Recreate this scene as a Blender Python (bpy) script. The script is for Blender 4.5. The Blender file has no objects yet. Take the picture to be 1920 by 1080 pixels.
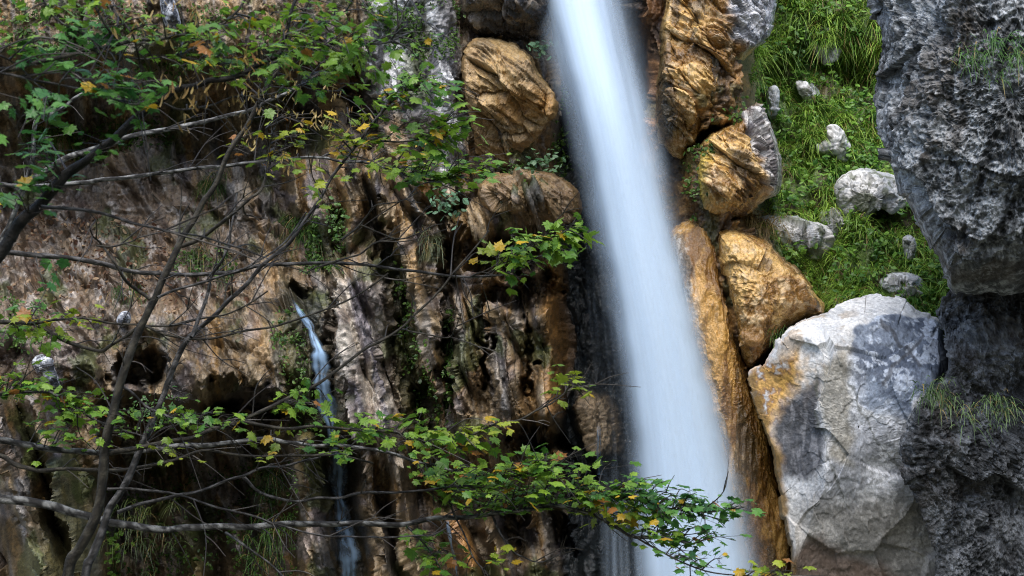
import bpy, math, random
import numpy as np
from mathutils import Vector

# ------------------------------------------------------------------ camera, sky, sun, exposure
sc = bpy.context.scene
COL = sc.collection
S, CZ = 0.72, 4.0                      # 36 mm sensor / 50 mm lens ; camera height above the stream bed

def P(u, v, d):
    """world point seen at photo pixel (u, v) of a 1920x1080 frame, d metres in front of the lens"""
    u = np.asarray(u, float); v = np.asarray(v, float); d = np.asarray(d, float)
    k = S * d / 1920.0
    return np.stack(np.broadcast_arrays((u - 960) * k, d, CZ + (540 - v) * k), -1)

cam_d = bpy.data.cameras.new('camera')
cam = bpy.data.objects.new('camera', cam_d)
COL.objects.link(cam)
cam.location = (0, 0, CZ)
cam.rotation_euler = (math.radians(90), 0, 0)
cam_d.lens = 50
cam_d.clip_end = 500
cam_d.dof.use_dof = True
cam_d.dof.focus_distance = 12.5
cam_d.dof.aperture_fstop = 5.6
sc.camera = cam

SUN_EL, SUN_AZ = 62, 186               # azimuth: direction the light comes from, 180 = behind the camera
world = bpy.data.worlds.new('World')
sc.world = world
world.use_nodes = True
wn = world.node_tree
bg = wn.nodes['Background']
sky = wn.nodes.new('ShaderNodeTexSky')
sky.sky_type = 'NISHITA'
sky.sun_disc = False
sky.sun_elevation = math.radians(SUN_EL)
sky.sun_rotation = math.radians(SUN_AZ)
sky.air_density = 1.0
sky.dust_density = 2.0
wn.links.new(sky.outputs[0], bg.inputs[0])
bg.inputs[1].default_value = 0.15
sd = bpy.data.lights.new('sun', 'SUN')
sun = bpy.data.objects.new('sun', sd)
COL.objects.link(sun)
sd.energy = 1.4
sd.angle = math.radians(48)
sd.color = (1.0, 0.98, 0.94)
el, az = math.radians(SUN_EL), math.radians(SUN_AZ)
sdir = Vector((math.sin(az) * math.cos(el), math.cos(az) * math.cos(el), math.sin(el)))
sun.rotation_euler = sdir.to_track_quat('Z', 'Y').to_euler()
sun.location = (0, -5, 25)
sc.view_settings.view_transform = 'Standard'
sc.view_settings.look = 'None'
sc.view_settings.exposure = 1.2
sc.view_settings.gamma = 1
sc.cycles.transparent_max_bounces = 24
sc.cycles.max_bounces = 6
sc.cycles.diffuse_bounces = 3
sc.cycles.filter_width = 1.0
sc.cycles.use_denoising = True
sc.cycles.denoising_prefilter = 'NONE'

# ------------------------------------------------------------------ noise
rng = np.random.default_rng(7)
random.seed(7)
PERM = rng.permutation(256)
PERM = np.concatenate([PERM, PERM, PERM])
G3 = rng.normal(size=(256, 3)); G3 /= np.linalg.norm(G3, axis=1)[:, None]
G2A = rng.uniform(0, 2 * np.pi, 256); G2 = np.stack([np.cos(G2A), np.sin(G2A)], 1)

def fade(t): return t * t * t * (t * (t * 6 - 15) + 10)

def n2(x, y, seed=0):
    x = np.asarray(x, float) + seed * 17.31; y = np.asarray(y, float) + seed * 9.17
    xi = np.floor(x).astype(int); yi = np.floor(y).astype(int)
    xf = x - xi; yf = y - yi
    xi &= 255; yi &= 255
    def g(i, j):
        h = PERM[PERM[(xi + i) & 255] + ((yi + j) & 255)]
        gr = G2[h]
        return gr[..., 0] * (xf - i) + gr[..., 1] * (yf - j)
    a, b = fade(xf), fade(yf)
    r0 = g(0, 0) * (1 - a) + g(1, 0) * a
    r1 = g(0, 1) * (1 - a) + g(1, 1) * a
    return (r0 * (1 - b) + r1 * b) * 1.5

def fb2(x, y, o=4, seed=0, gain=.5):
    s = 0; a = 1; f = 1
    for k in range(o):
        s = s + a * n2(x * f, y * f, seed + k); a *= gain; f *= 2.03
    return s

def n3(p, seed=0):
    p = np.asarray(p, float) + np.array([seed * 7.13, seed * 3.71, seed * 11.9])
    i = np.floor(p).astype(int); f = p - i; i = i & 255
    out = 0
    w = fade(f)
    for dx in (0, 1):
        for dy in (0, 1):
            for dz in (0, 1):
                h = PERM[PERM[PERM[(i[..., 0] + dx) & 255] + ((i[..., 1] + dy) & 255)] + ((i[..., 2] + dz) & 255)]
                g = G3[h]
                d = g[..., 0] * (f[..., 0] - dx) + g[..., 1] * (f[..., 1] - dy) + g[..., 2] * (f[..., 2] - dz)
                wt = (w[..., 0] if dx else 1 - w[..., 0]) * (w[..., 1] if dy else 1 - w[..., 1]) * (w[..., 2] if dz else 1 - w[..., 2])
                out = out + d * wt
    return out * 1.6

def fb3(p, o=4, seed=0, gain=.5):
    s = 0; a = 1; f = 1
    for k in range(o):
        s = s + a * n3(p * f, seed + k); a *= gain; f *= 2.03
    return s

def rg3(p, o=4, seed=0, gain=.5):
    s = 0; a = 1; f = 1
    for k in range(o):
        s = s + a * (1 - 2 * np.abs(n3(p * f, seed + k))); a *= gain; f *= 2.07
    return s

def hsh(i, j, k, c):
    return PERM[PERM[PERM[(i + 31 * c) & 255] + (j & 255)] + (k & 255)]

def facet(p, seed=0, tilt=.9, warp=.25):
    """broken-rock height: each voronoi cell is a tilted plane ; returns (height, distance to the crack)"""
    p = np.asarray(p, float) + seed * 5.37
    if warp: p = p + warp * np.stack([n3(p * 1.3, 1), n3(p * 1.3, 2), n3(p * 1.3, 3)], -1)
    b = np.floor(p - .5).astype(int)
    best = np.full(p.shape[:-1], 9.); sec = best.copy(); h = np.zeros(p.shape[:-1])
    for dx in (0, 1):
        for dy in (0, 1):
            for dz in (0, 1):
                i, j, k = b[..., 0] + dx, b[..., 1] + dy, b[..., 2] + dz
                r = hsh(i & 255, j & 255, k & 255, seed)
                f = np.stack([i + .5 + .30 * G3[r, 0], j + .5 + .30 * G3[r, 1], k + .5 + .30 * G3[r, 2]], -1)
                q = p - f
                d = np.sqrt((q ** 2).sum(-1))
                g = G3[(r * 7 + 13) & 255]
                hh = (r / 255. - .5) * .7 + tilt * (q * g).sum(-1)
                near = d < best
                sec = np.where(near, best, np.minimum(sec, d))
                h = np.where(near, hh, h)
                best = np.where(near, d, best)
    return h, sec - best

def ss(a, b, x):
    t = np.clip((x - a) / (b - a), 0, 1)
    return t * t * (3 - 2 * t)

def mix(a, b, t):
    t = np.asarray(t)[..., None]
    return np.asarray(a) * (1 - t) + np.asarray(b) * t

def poly_sd(U, V, poly):
    """signed distance (negative inside) to a polygon"""
    poly = np.asarray(poly, float)
    d = np.full(U.shape, 1e18); inside = np.zeros(U.shape, bool)
    n = len(poly)
    for k in range(n):
        a = poly[k]; b = poly[(k + 1) % n]
        e = b - a
        t = np.clip(((U - a[0]) * e[0] + (V - a[1]) * e[1]) / max(e @ e, 1e-9), 0, 1)
        d = np.minimum(d, (U - a[0] - t * e[0]) ** 2 + (V - a[1] - t * e[1]) ** 2)
        c = (a[1] > V) != (b[1] > V)
        with np.errstate(divide='ignore', invalid='ignore'):
            xi = (b[0] - a[0]) * (V - a[1]) / (b[1] - a[1] + 1e-12) + a[0]
        inside ^= c & (U < xi)
    d = np.sqrt(d)
    return np.where(inside, -d, d)

def pm(U, V, poly, soft=12):
    return ss(soft, -soft, poly_sd(U, V, poly))

def el(U, V, cu, cv, ru, rv, soft=.4):
    r = np.sqrt(((U - cu) / ru) ** 2 + ((V - cv) / rv) ** 2)
    return ss(1 + soft, 1 - soft, r)

def line_d(U, V, pts):
    d = np.full(U.shape, 1e18)
    pts = np.asarray(pts, float)
    for a, b in zip(pts[:-1], pts[1:]):
        e = b - a
        t = np.clip(((U - a[0]) * e[0] + (V - a[1]) * e[1]) / max(e @ e, 1e-9), 0, 1)
        d = np.minimum(d, (U - a[0] - t * e[0]) ** 2 + (V - a[1] - t * e[1]) ** 2)
    return np.sqrt(d)

# ------------------------------------------------------------------ object helpers
def tag(o, label=None, cat=None, group=None, kind=None):
    if label: o['label'] = label
    if cat: o['category'] = cat
    if group: o['group'] = group
    if kind: o['kind'] = kind
    return o

def empty(name, loc):
    o = bpy.data.objects.new(name, None)
    o.location = tuple(float(c) for c in loc)
    o.empty_display_size = .1
    COL.objects.link(o)
    return o

def mesh_obj(name, V, quads=None, tris=None, col=None, mat=None, parent=None, attrs=None, smooth=True):
    V = np.asarray(V, np.float32).reshape(-1, 3)
    me = bpy.data.meshes.new(name)
    nq = 0 if quads is None else len(quads)
    nt = 0 if tris is None else len(tris)
    me.vertices.add(len(V))
    off = np.array(parent.location, np.float32) if parent is not None else np.zeros(3, np.float32)
    if parent is not None and parent.parent is not None:
        off = off + np.array(parent.parent.location, np.float32)
    me.vertices.foreach_set('co', (V - off).ravel())
    loops = []
    if nq: loops.append(np.asarray(quads, np.int32).ravel())
    if nt: loops.append(np.asarray(tris, np.int32).ravel())
    loops = np.concatenate(loops)
    me.loops.add(len(loops))
    me.loops.foreach_set('vertex_index', loops)
    starts = np.concatenate([np.arange(nq) * 4, nq * 4 + np.arange(nt) * 3]).astype(np.int32)
    me.polygons.add(nq + nt)
    me.polygons.foreach_set('loop_start', starts)
    me.update(calc_edges=True)
    me.polygons.foreach_set('use_smooth', np.full(nq + nt, smooth))
    if col is not None:
        c = np.asarray(col, np.float32).reshape(-1, 3)
        a = me.attributes.new('tint', 'FLOAT_COLOR', 'POINT')
        a.data.foreach_set('color', np.concatenate([c, np.ones((len(c), 1), np.float32)], 1).ravel())
    for k, arr in (attrs or {}).items():
        a = me.attributes.new(k, 'FLOAT', 'POINT')
        a.data.foreach_set('value', np.asarray(arr, np.float32).ravel())
    if mat: me.materials.append(mat)
    o = bpy.data.objects.new(name, me)
    COL.objects.link(o)
    if parent is not None: o.parent = parent
    return o

def grid_quads(n, m, wrap=False):
    i = np.arange(n - 1)[:, None]; j = np.arange(m if wrap else m - 1)[None, :]
    j2 = (j + 1) % m
    return np.stack([i * m + j, i * m + j2, (i + 1) * m + j2, (i + 1) * m + j], -1).reshape(-1, 4)

def grid_normals(X, wrap=False):
    if wrap:
        dj = np.roll(X, -1, 1) - np.roll(X, 1, 1)
    else:
        dj = np.gradient(X, axis=1)
    di = np.gradient(X, axis=0)
    n = np.cross(dj, di)
    return n / (np.linalg.norm(n, axis=-1, keepdims=True) + 1e-12)

def blur(N, k, wrap=False):
    for ax in (0, 1):
        pad = [(0, 0)] * 3; pad[ax] = (k, k)
        Q = np.pad(N, pad, 'wrap' if (wrap and ax == 1) else 'edge')
        c = np.cumsum(Q, axis=ax)
        c = np.concatenate([np.zeros_like(np.take(c, [0], ax)), c], ax)
        n = N.shape[ax]
        N = (np.take(c, np.arange(2 * k + 1, 2 * k + 1 + n), ax) - np.take(c, np.arange(0, n), ax)) / (2 * k + 1)
    return N / (np.linalg.norm(N, axis=-1, keepdims=True) + 1e-9)

# ------------------------------------------------------------------ materials
def rock_material(name, rough=.55, fine=40, bump=.5, spec=.4, var=.35):
    m = bpy.data.materials.new(name); m.use_nodes = True
    nt = m.node_tree; N = nt.nodes; L = nt.links
    b = N['Principled BSDF']
    at = N.new('ShaderNodeAttribute'); at.attribute_name = 'tint'
    tc = N.new('ShaderNodeTexCoord')
    no = N.new('ShaderNodeTexNoise'); no.inputs['Scale'].default_value = fine
    no.inputs['Detail'].default_value = 6; no.inputs['Roughness'].default_value = .68
    L.new(tc.outputs['Object'], no.inputs['Vector'])
    mr = N.new('ShaderNodeMapRange')
    mr.inputs['From Min'].default_value = .3; mr.inputs['From Max'].default_value = .7
    mr.inputs['To Min'].default_value = 1 - var; mr.inputs['To Max'].default_value = 1 + var
    L.new(no.outputs[0], mr.inputs['Value'])
    mx = N.new('ShaderNodeMix'); mx.data_type = 'RGBA'; mx.blend_type = 'MULTIPLY'
    mx.inputs[0].default_value = 1
    L.new(at.outputs['Color'], mx.inputs[6]); L.new(mr.outputs[0], mx.inputs[7])
    L.new(mx.outputs[2], b.inputs['Base Color'])
    n2_ = N.new('ShaderNodeTexNoise'); n2_.inputs['Scale'].default_value = fine * 1.7
    n2_.inputs['Detail'].default_value = 5; n2_.inputs['Roughness'].default_value = .6
    L.new(tc.outputs['Object'], n2_.inputs['Vector'])
    bu = N.new('ShaderNodeBump'); bu.inputs['Strength'].default_value = bump; bu.inputs['Distance'].default_value = .02
    L.new(n2_.outputs[0], bu.inputs['Height']); L.new(bu.outputs[0], b.inputs['Normal'])
    r2 = N.new('ShaderNodeMapRange')
    r2.inputs['From Min'].default_value = .35; r2.inputs['From Max'].default_value = .65
    r2.inputs['To Min'].default_value = rough - .18; r2.inputs['To Max'].default_value = rough + .18
    L.new(no.outputs[0], r2.inputs['Value']); L.new(r2.outputs[0], b.inputs['Roughness'])
    b.inputs['Specular IOR Level'].default_value = spec
    return m

M_CLIFF = rock_material('cliff rock', .42, 34, .6, .5)
M_WET = rock_material('wet ochre rock', .30, 38, .6, .7, .3)
M_LIME = rock_material('pale limestone', .6, 34, .3, .4, .22)
M_KARST = rock_material('rough karst limestone', .6, 42, .8, .4, .45)

def leaf_material(name, trans=.35, rough=.45):
    m = bpy.data.materials.new(name); m.use_nodes = True
    nt = m.node_tree; N = nt.nodes; L = nt.links
    b = N['Principled BSDF']; out = N['Material Output']
    at = N.new('ShaderNodeAttribute'); at.attribute_name = 'tint'
    tc = N.new('ShaderNodeTexCoord')
    no = N.new('ShaderNodeTexNoise'); no.inputs['Scale'].default_value = 60; no.inputs['Detail'].default_value = 3
    L.new(tc.outputs['Object'], no.inputs['Vector'])
    mr = N.new('ShaderNodeMapRange'); mr.inputs['To Min'].default_value = .7; mr.inputs['To Max'].default_value = 1.3
    L.new(no.outputs[0], mr.inputs['Value'])
    mx = N.new('ShaderNodeMix'); mx.data_type = 'RGBA'; mx.blend_type = 'MULTIPLY'; mx.inputs[0].default_value = 1
    L.new(at.outputs['Color'], mx.inputs[6]); L.new(mr.outputs[0], mx.inputs[7])
    L.new(mx.outputs[2], b.inputs['Base Color'])
    b.inputs['Roughness'].default_value = rough
    b.inputs['Specular IOR Level'].default_value = .4
    tr = N.new('ShaderNodeBsdfTranslucent')
    L.new(mx.outputs[2], tr.inputs['Color'])
    ms = N.new('ShaderNodeMixShader'); ms.inputs[0].default_value = trans
    L.new(b.outputs[0], ms.inputs[1]); L.new(tr.outputs[0], ms.inputs[2])
    L.new(ms.outputs[0], out.inputs[0])
    return m

M_LEAF = leaf_material('leaf', .35, .4)
M_GRASS = leaf_material('grass blade', .4, .5)
M_BARK = rock_material('bark', .7, 60, .4, .25, .3)

def water_material(name, colr):
    m = bpy.data.materials.new(name); m.use_nodes = True
    nt = m.node_tree; N = nt.nodes; L = nt.links
    b = N['Principled BSDF']; out = N['Material Output']
    b.inputs['Base Color'].default_value = (*colr, 1)
    b.inputs['Roughness'].default_value = .5
    b.inputs['Specular IOR Level'].default_value = .2
    tr = N.new('ShaderNodeBsdfTranslucent'); tr.inputs['Color'].default_value = (*colr, 1)
    ms = N.new('ShaderNodeMixShader'); ms.inputs[0].default_value = .25
    L.new(b.outputs[0], ms.inputs[1]); L.new(tr.outputs[0], ms.inputs[2])
    tp = N.new('ShaderNodeBsdfTransparent')
    at = N.new('ShaderNodeAttribute'); at.attribute_name = 'cover'
    m2 = N.new('ShaderNodeMixShader')
    L.new(at.outputs['Fac'], m2.inputs[0]); L.new(tp.outputs[0], m2.inputs[1]); L.new(ms.outputs[0], m2.inputs[2])
    L.new(m2.outputs[0], out.inputs[0])
    return m

M_WATER = water_material('falling white water', (.67, .82, .97))
M_STREAM = water_material('thin running water', (.40, .60, .85))

# ------------------------------------------------------------------ the cliff (terrain behind everything)
us = np.concatenate([np.arange(-420, -20, 6), np.arange(-20, 1480, 2.0), np.arange(1480, 1800, 4), np.arange(1800, 2360, 20)])
vs = np.concatenate([np.arange(-420, -16, 9), np.arange(-16, 1100, 2.0), np.arange(1100, 1500, 16)])
V_, U_ = np.meshgrid(vs, us, indexing='ij')

wu = U_ + 13 * n2(U_ / 110, V_ / 130, 1) + 5 * n2(U_ / 38, V_ / 70, 2) + 1.5 * n2(U_ / 14, V_ / 26, 3)
wv = V_ + 20 * n2(U_ / 120, V_ / 110, 4) + 6 * n2(U_ / 40, V_ / 50, 5) + 2 * n2(U_ / 15, V_ / 20, 6)

dl = np.interp(wv, [-420, -100, 0, 95, 130, 190, 285, 310, 430, 600, 690, 742, 772, 900, 1080, 1500],
               [14.6, 14.0, 13.8, 13.8, 14.5, 15.6, 15.5, 15.1, 14.9, 14.0, 13.7, 13.6, 16.0, 16.2, 15.8, 15.3])
cave = ss(175, 230, wu) * ss(600, 540, wu)
dl = dl * cave + np.where(wv > 690, np.interp(wv, [690, 1500], [13.7, 14.6]), dl) * (1 - cave)
dc = np.interp(wv, [-420, 0, 200, 330, 500, 800, 840, 900, 1080, 1500],
               [14.6, 14.3, 14.35, 14.4, 14.45, 14.3, 14.7, 15.1, 15.0, 14.8])
dr = np.interp(wv, [-420, 20, 70, 100, 300, 600, 1080, 1500], [14.6, 14.6, 15.6, 15.9, 15.6, 15.6, 15.4, 15.2])
dm = 14.55 - .98 * ss(1245, 1310, wu) * ss(20, 120, wv) * ss(1000, 800, wv)
dg = np.interp(wv, [-420, 0, 75, 95, 300, 480, 600, 700, 1500], [16.6, 15.9, 15.6, 16.0, 15.1, 14.2, 13.75, 14.5, 15])
t1 = ss(520, 640, wu + 40 * ss(700, 800, wv) - 55 * ss(330, 200, wv))
D = dl * (1 - t1) + dc * t1
t2 = ss(1030, 1065, wu); D = D * (1 - t2) + dr * t2
t3 = ss(1185, 1230, wu); D = D * (1 - t3) + dm * t3
t4 = ss(1380, 1440, wu); D = D * (1 - t4) + dg * t4

R = np.zeros(U_.shape)
def rib(pts, w, h, p=2.0):
    global R
    pts = np.asarray(pts, float)
    q = np.clip(line_d(wu, wv, pts) / w, 0, 1)
    R = np.maximum(R, h * (1 - q ** p) ** 1.25)
# column draperies of the middle cliff, traced downwards
rib([(660, 300), (662, 380), (655, 440)], 34, .45)
rib([(655, 530), (645, 600), (660, 700), (695, 790), (715, 880)], 84, .8)
rib([(560, 600), (585, 700), (590, 800)], 26, .3)
rib([(690, 620), (720, 720), (745, 800)], 30, .45)
rib([(560, 840), (585, 930), (600, 1090)], 40, 1.3)
rib([(700, 320), (745, 430), (785, 560), (815, 660), (828, 740)], 26, .5)
rib([(745, 330), (790, 420), (800, 520), (828, 600)], 24, .35)
rib([(940, 590), (945, 700), (950, 790)], 120, .42)
rib([(868, 580), (872, 680), (885, 800)], 44, .5)
rib([(955, 590), (950, 690), (958, 805)], 52, .62)
rib([(1018, 590), (1022, 680), (1028, 780)], 34, .66)
rib([(860, 420), (930, 400), (1000, 380), (1060, 370)], 50, .45)
rib([(880, 480), (880, 540)], 32, .25)
rib([(690, 860), (690, 960), (720, 1090)], 38, 1.0)
rib([(745, 880), (765, 980), (790, 1090)], 34, 1.25)
rib([(845, 960), (865, 1020), (880, 1090)], 26, 1.2)
rib([(915, 985), (935, 1030), (940, 1095)], 28, 1.1)
rib([(1010, 960), (1015, 1020), (1000, 1090)], 26, .8)
rib([(1110, 760), (1125, 830)], 45, .55)
rib([(1145, 1000), (1100, 1090)], 30, .5)
rib([(-80, 700), (10, 860), (60, 1000), (100, 1120)], 80, 2.1)
rib([(60, 740), (105, 860), (140, 990), (150, 1090)], 34, 1.9)
rib([(340, 960), (360, 1010), (380, 1090)], 40, .8)
rib([(440, 990), (470, 1090)], 40, .7)
rib([(760, -60), (780, 60), (790, 180), (810, 330)], 90, .3)
rib([(690, -60), (700, 80), (690, 200)], 26, .3)
rib([(560, 330), (600, 390)], 55, .4)
rib([(430, 330), (470, 400)], 50, .25)
rib([(290, 600), (330, 680), (420, 700)], 50, .25)
D = D - R
H = np.zeros(U_.shape)
hw1 = 17 * fb2(U_ / 34, V_ / 34, 3, 34); hw2 = 17 * fb2(U_ / 34, V_ / 34, 3, 35)
def hole(cu, cv, ru, rv, d):
    global H
    H = np.maximum(H, d * el(wu + hw1, wv + hw2, cu, cv, ru, rv, .55))
hole(262, 696, 42, 36, 1.0); hole(450, 748, 80, 26, .9); hole(1010, 828, 42, 34, 1.4)
hole(962, 556, 60, 20, .8); hole(935, 478, 58, 36, 1.0); hole(690, 200, 26, 60, .8)
hole(1020, 545, 22, 30, .8); hole(735, 690, 14, 80, .3); hole(560, 540, 20, 9, .25)
hole(620, 620, 12, 120, .35); hole(800, 760, 18, 50, .5); hole(1000, 1000, 60, 50, .8)
hole(850, 460, 22, 70, .5); hole(912, 640, 8, 80, .6); hole(990, 640, 7, 90, .6); hole(1312, 258, 40, 11, .8); hole(1400, 412, 30, 6, .4); hole(1440, 680, 50, 9, .6); hole(836, 640, 10, 120, .5); hole(720, 480, 10, 50, .3)
D = D + H

mid = ss(380, 620, wu) * ss(1080, 1040, wu) * ss(250, 420, wv)
a = (wu - .24 * wv) / 64
f1 = np.abs(n2(a, wv / 300, 11)); f2 = np.abs(n2(a * 2.3, wv / 170, 12))
D = D + mid * (.15 * (1 - ss(0, .18, f1)) - .16 * f1 + .07 * (1 - ss(0, .2, f2)))
lft = ss(640, 420, wu) * ss(280, 360, wv)
a2 = (wu - .5 * wv) / 60
D = D + lft * (.16 * (1 - ss(0, .3, np.abs(n2(a2, wv / 200, 13)))))
gr = ss(1400, 1450, wu)
D = D + .11 * fb2(U_ / 150, V_ / 150, 3, 20) * (1 + .6 * gr)
D = D - .07 * fb2((U_ - .2 * V_) / 40, V_ / 190, 3, 23)
D = D + .04 * (1 - ss(0, .12, np.abs(n2(U_ / 95, V_ / 130, 26)))) * (1 - gr)
X = P(U_, V_, D)
Nn = grid_normals(X)
Nn = np.where((Nn[..., 1:2] > 0), -Nn, Nn)
ray = P(U_, V_, 1.0) - np.array([0, 0, CZ]); ray /= np.linalg.norm(ray, axis=-1, keepdims=True)
face = ss(.12, .5, np.abs(np.sum(Nn * ray, -1)))
Nn = blur(blur(Nn, 9), 9)
Xs = X.copy(); Xs[..., 0] += .25 * Xs[..., 2]
fa, ea = facet(Xs * np.array([1.9, 1.4, .42]), 1, 1.1, .12)
fb, eb = facet(Xs * np.array([5.2, 4, 1.7]), 2, 1.1, .2)
fc, ec = facet(Xs * np.array([12, 10, 8.5]), 3, 1.1, .3)
soft = 1 - .45 * ss(520, 380, wu) * ss(300, 360, wv)
fl_, _ = facet(Xs * np.array([1.5, 1.2, 3.4]), 4, 1.1, .3)
lft2 = ss(600, 450, wu) * ss(290, 340, wv) * ss(720, 640, wv)
det = lft2 * .11 * fl_ + soft * (.17 * fa + .055 * fb) + .020 * fc + .022 * fb3(X * np.array([4.5, 4, 1.8]), 3, 3, .5) - .025 * ss(.25, .6, fb3(X * np.array([9, 9, 5]), 3, 19)) + .016 * rg3(X * np.array([15, 15, 11]), 3, 8, .68)
det = det * (.12 + .88 * face)
X = X + Nn * det[..., None]

def lookup(u, v):
    i = np.clip(np.searchsorted(vs, v), 0, len(vs) - 1); j = np.clip(np.searchsorted(us, u), 0, len(us) - 1)
    return X[i, j], Nn[i, j], D[i, j]

# rock colours: brown flowstone, tan crusts, mauve soil, moss, manganese stains
nA = fb2(U_ / 130, V_ / 200, 4, 40); nB = fb2(U_ / 40, V_ / 70, 4, 45); nC = fb2(U_ / 12, V_ / 22, 3, 50)
st = fb2((U_ - .2 * V_) / 22, V_ / 260, 4, 55)
C = mix(np.array([.115, .082, .045]), np.array([.31, .225, .125]), ss(-.35, .45, nA + .5 * nB))
C = mix(C, [.42, .33, .22], .55 * ss(.2, .6, nB + .4 * nC))
C = mix(C, [.040, .036, .034], .85 * ss(.08, .42, st) * ss(-.4, .2, nA))
C = mix(C, [.30, .165, .045], .55 * ss(.2, .5, fb2((U_ - .2 * V_) / 34, V_ / 300, 3, 57)))
C = mix(C, [.27, .265, .26], .5 * ss(.22, .5, fb2((U_ - .2 * V_) / 28, V_ / 240, 3, 58)))
C = C * .9
C = mix(C, [.13, .115, .125], .6 * ss(.2, .5, fb2(U_ / 60, V_ / 90, 4, 60)))
C = mix(C, [.30, .17, .06], .35 * ss(.25, .55, fb2(U_ / 70, V_ / 110, 4, 66)))
pale = pm(wu, wv, [(600, 510), (690, 500), (730, 640), (760, 760), (740, 900), (650, 800), (610, 640)], 26)
C = mix(C, mix(np.array([.24, .20, .17]), np.array([.50, .45, .38]), ss(-.3, .35, nB + .6 * nC)), .75 * pale)
C = mix(C, [.085, .075, .095], .8 * pale * ss(.1, .4, st))
soil = pm(wu, wv, [(-60, 300), (300, 300), (460, 420), (500, 560), (330, 600), (100, 700), (-60, 760)], 50)
C = mix(C, mix(np.array([.17, .128, .09]), np.array([.075, .050, .036]), ss(-.1, .4, nB + .5 * nC)), .8 * soil)
C = mix(C, [.40, .36, .32], soil * .6 * ss(.25, .5, fb2(U_ / 24, V_ / 20, 3, 70)))
grey = pm(wu, wv, [(670, -300), (860, -300), (855, 180), (845, 340), (815, 330), (800, 210), (690, 190)], 16)
C = mix(C, mix(np.array([.16, .16, .17]), np.array([.62, .62, .62]), ss(-.2, .3, st + .7 * nB)), .9 * grey)
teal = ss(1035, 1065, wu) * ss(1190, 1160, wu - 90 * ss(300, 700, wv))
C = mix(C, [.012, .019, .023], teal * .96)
C = mix(C, mix(np.array([.10, .06, .04]), np.array([.30, .15, .07]), ss(-.3, .3, nB)), .8 * ss(1165, 1200, wu) * ss(1290, 1250, wu) * ss(470, 380, wv))
C = mix(C, [.36, .27, .17], pm(wu, wv, [(1085, 735), (1140, 740), (1165, 835), (1110, 838), (1085, 800)], 10) * .9)
C = mix(C, [.40, .20, .05], .8 * pm(wu, wv, [(1015, 490), (1050, 500), (1060, 640), (1055, 760), (1025, 780), (1035, 640)], 14))
C = mix(C, [.38, .18, .05], .7 * pm(wu, wv, [(840, 960), (870, 970), (895, 1080), (850, 1080)], 14))
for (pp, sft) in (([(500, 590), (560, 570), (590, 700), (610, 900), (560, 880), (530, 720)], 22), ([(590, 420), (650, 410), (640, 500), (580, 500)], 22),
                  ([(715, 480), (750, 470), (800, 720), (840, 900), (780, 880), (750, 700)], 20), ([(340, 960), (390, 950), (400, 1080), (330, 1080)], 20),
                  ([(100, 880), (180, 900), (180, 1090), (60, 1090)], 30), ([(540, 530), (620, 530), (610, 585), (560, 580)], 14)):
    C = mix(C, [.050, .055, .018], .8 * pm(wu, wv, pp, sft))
C = mix(C, [.06, .075, .02], .75 * ss(.3, .55, fb2(U_ / 90, V_ / 110, 4, 80)) * (1 - teal))
och = ss(1215, 1250, wu) * ss(1420, 1390, wu) * ss(60, 130, wv)
C = mix(C, mix(np.array([.10, .055, .02]), np.array([.34, .18, .05]), ss(-.3, .4, nB + .5 * nA)), .85 * och)
C = mix(C, [.05, .06, .018], .7 * och * ss(.0, .4, fb2(U_ / 40, V_ / 60, 3, 88)))
spk = n2(U_ / 4.5, V_ / 6, 93) + .6 * n2(U_ / 2.3, V_ / 2.6, 94) + .5 * nB
C = C * (1 + .55 * ss(.1, .8, spk) - .55 * ss(-.1, -.8, spk))[..., None]
C = mix(C, mix(np.array([.11, .085, .04]), np.array([.09, .14, .03]), ss(-.3, .1, nB)), gr)
wet = ss(46, 8, line_d(wu, wv, [(548, 562), (580, 612), (602, 660), (606, 710), (618, 760), (625, 810), (634, 860), (640, 930), (650, 1000), (658, 1100)]))
C = mix(C, [.030, .034, .026], .8 * wet)
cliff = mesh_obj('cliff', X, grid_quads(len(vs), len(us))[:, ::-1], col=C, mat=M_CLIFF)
tag(cliff, 'brown flowstone cliff with hanging rock curtains and dark hollows', 'cliff', kind='structure')

# stream bed and an unseen gorge wall behind the camera, added to block low sky
gy, gx = np.meshgrid(np.linspace(-40, 30, 180), np.linspace(-45, 45, 180), indexing='ij')
gz = np.interp(gy, [-40, -14, -4, -1.5, 5, 7.5, 11, 30], [30, 17, 4, 2.2, 1.9, 1.25, -.6, -.8]) + .25 * fb2(gx / 3, gy / 3, 4, 90) * ss(11, 4, gy)
mesh_obj('ground', np.stack([gx, gy, gz], -1), grid_quads(180, 180),
         col=mix(np.array([.05, .06, .025]), np.array([.10, .085, .06]), ss(-.3, .3, fb2(gx, gy, 3, 92))), mat=M_CLIFF)['kind'] = 'structure'

# ------------------------------------------------------------------ rocks
def smooth_outline(poly, n):
    p = np.asarray(poly, float); m = len(p); out = []
    for k in range(m):
        p0, p1, p2, p3 = p[(k - 1) % m], p[k], p[(k + 1) % m], p[(k + 2) % m]
        t = np.linspace(0, 1, 24, endpoint=False)[:, None]
        out.append(.5 * (2 * p1 + (p2 - p0) * t + (2 * p0 - 5 * p1 + 4 * p2 - p3) * t ** 2 + (3 * p1 - p0 - 3 * p2 + p3) * t ** 3))
    q = np.concatenate(out); q = np.concatenate([q, q[:1]])
    L = np.concatenate([[0], np.cumsum(np.linalg.norm(np.diff(q, axis=0), axis=1))])
    s = np.linspace(0, L[-1], n, endpoint=False)
    return np.stack([np.interp(s, L, q[:, 0]), np.interp(s, L, q[:, 1])], 1)

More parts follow.
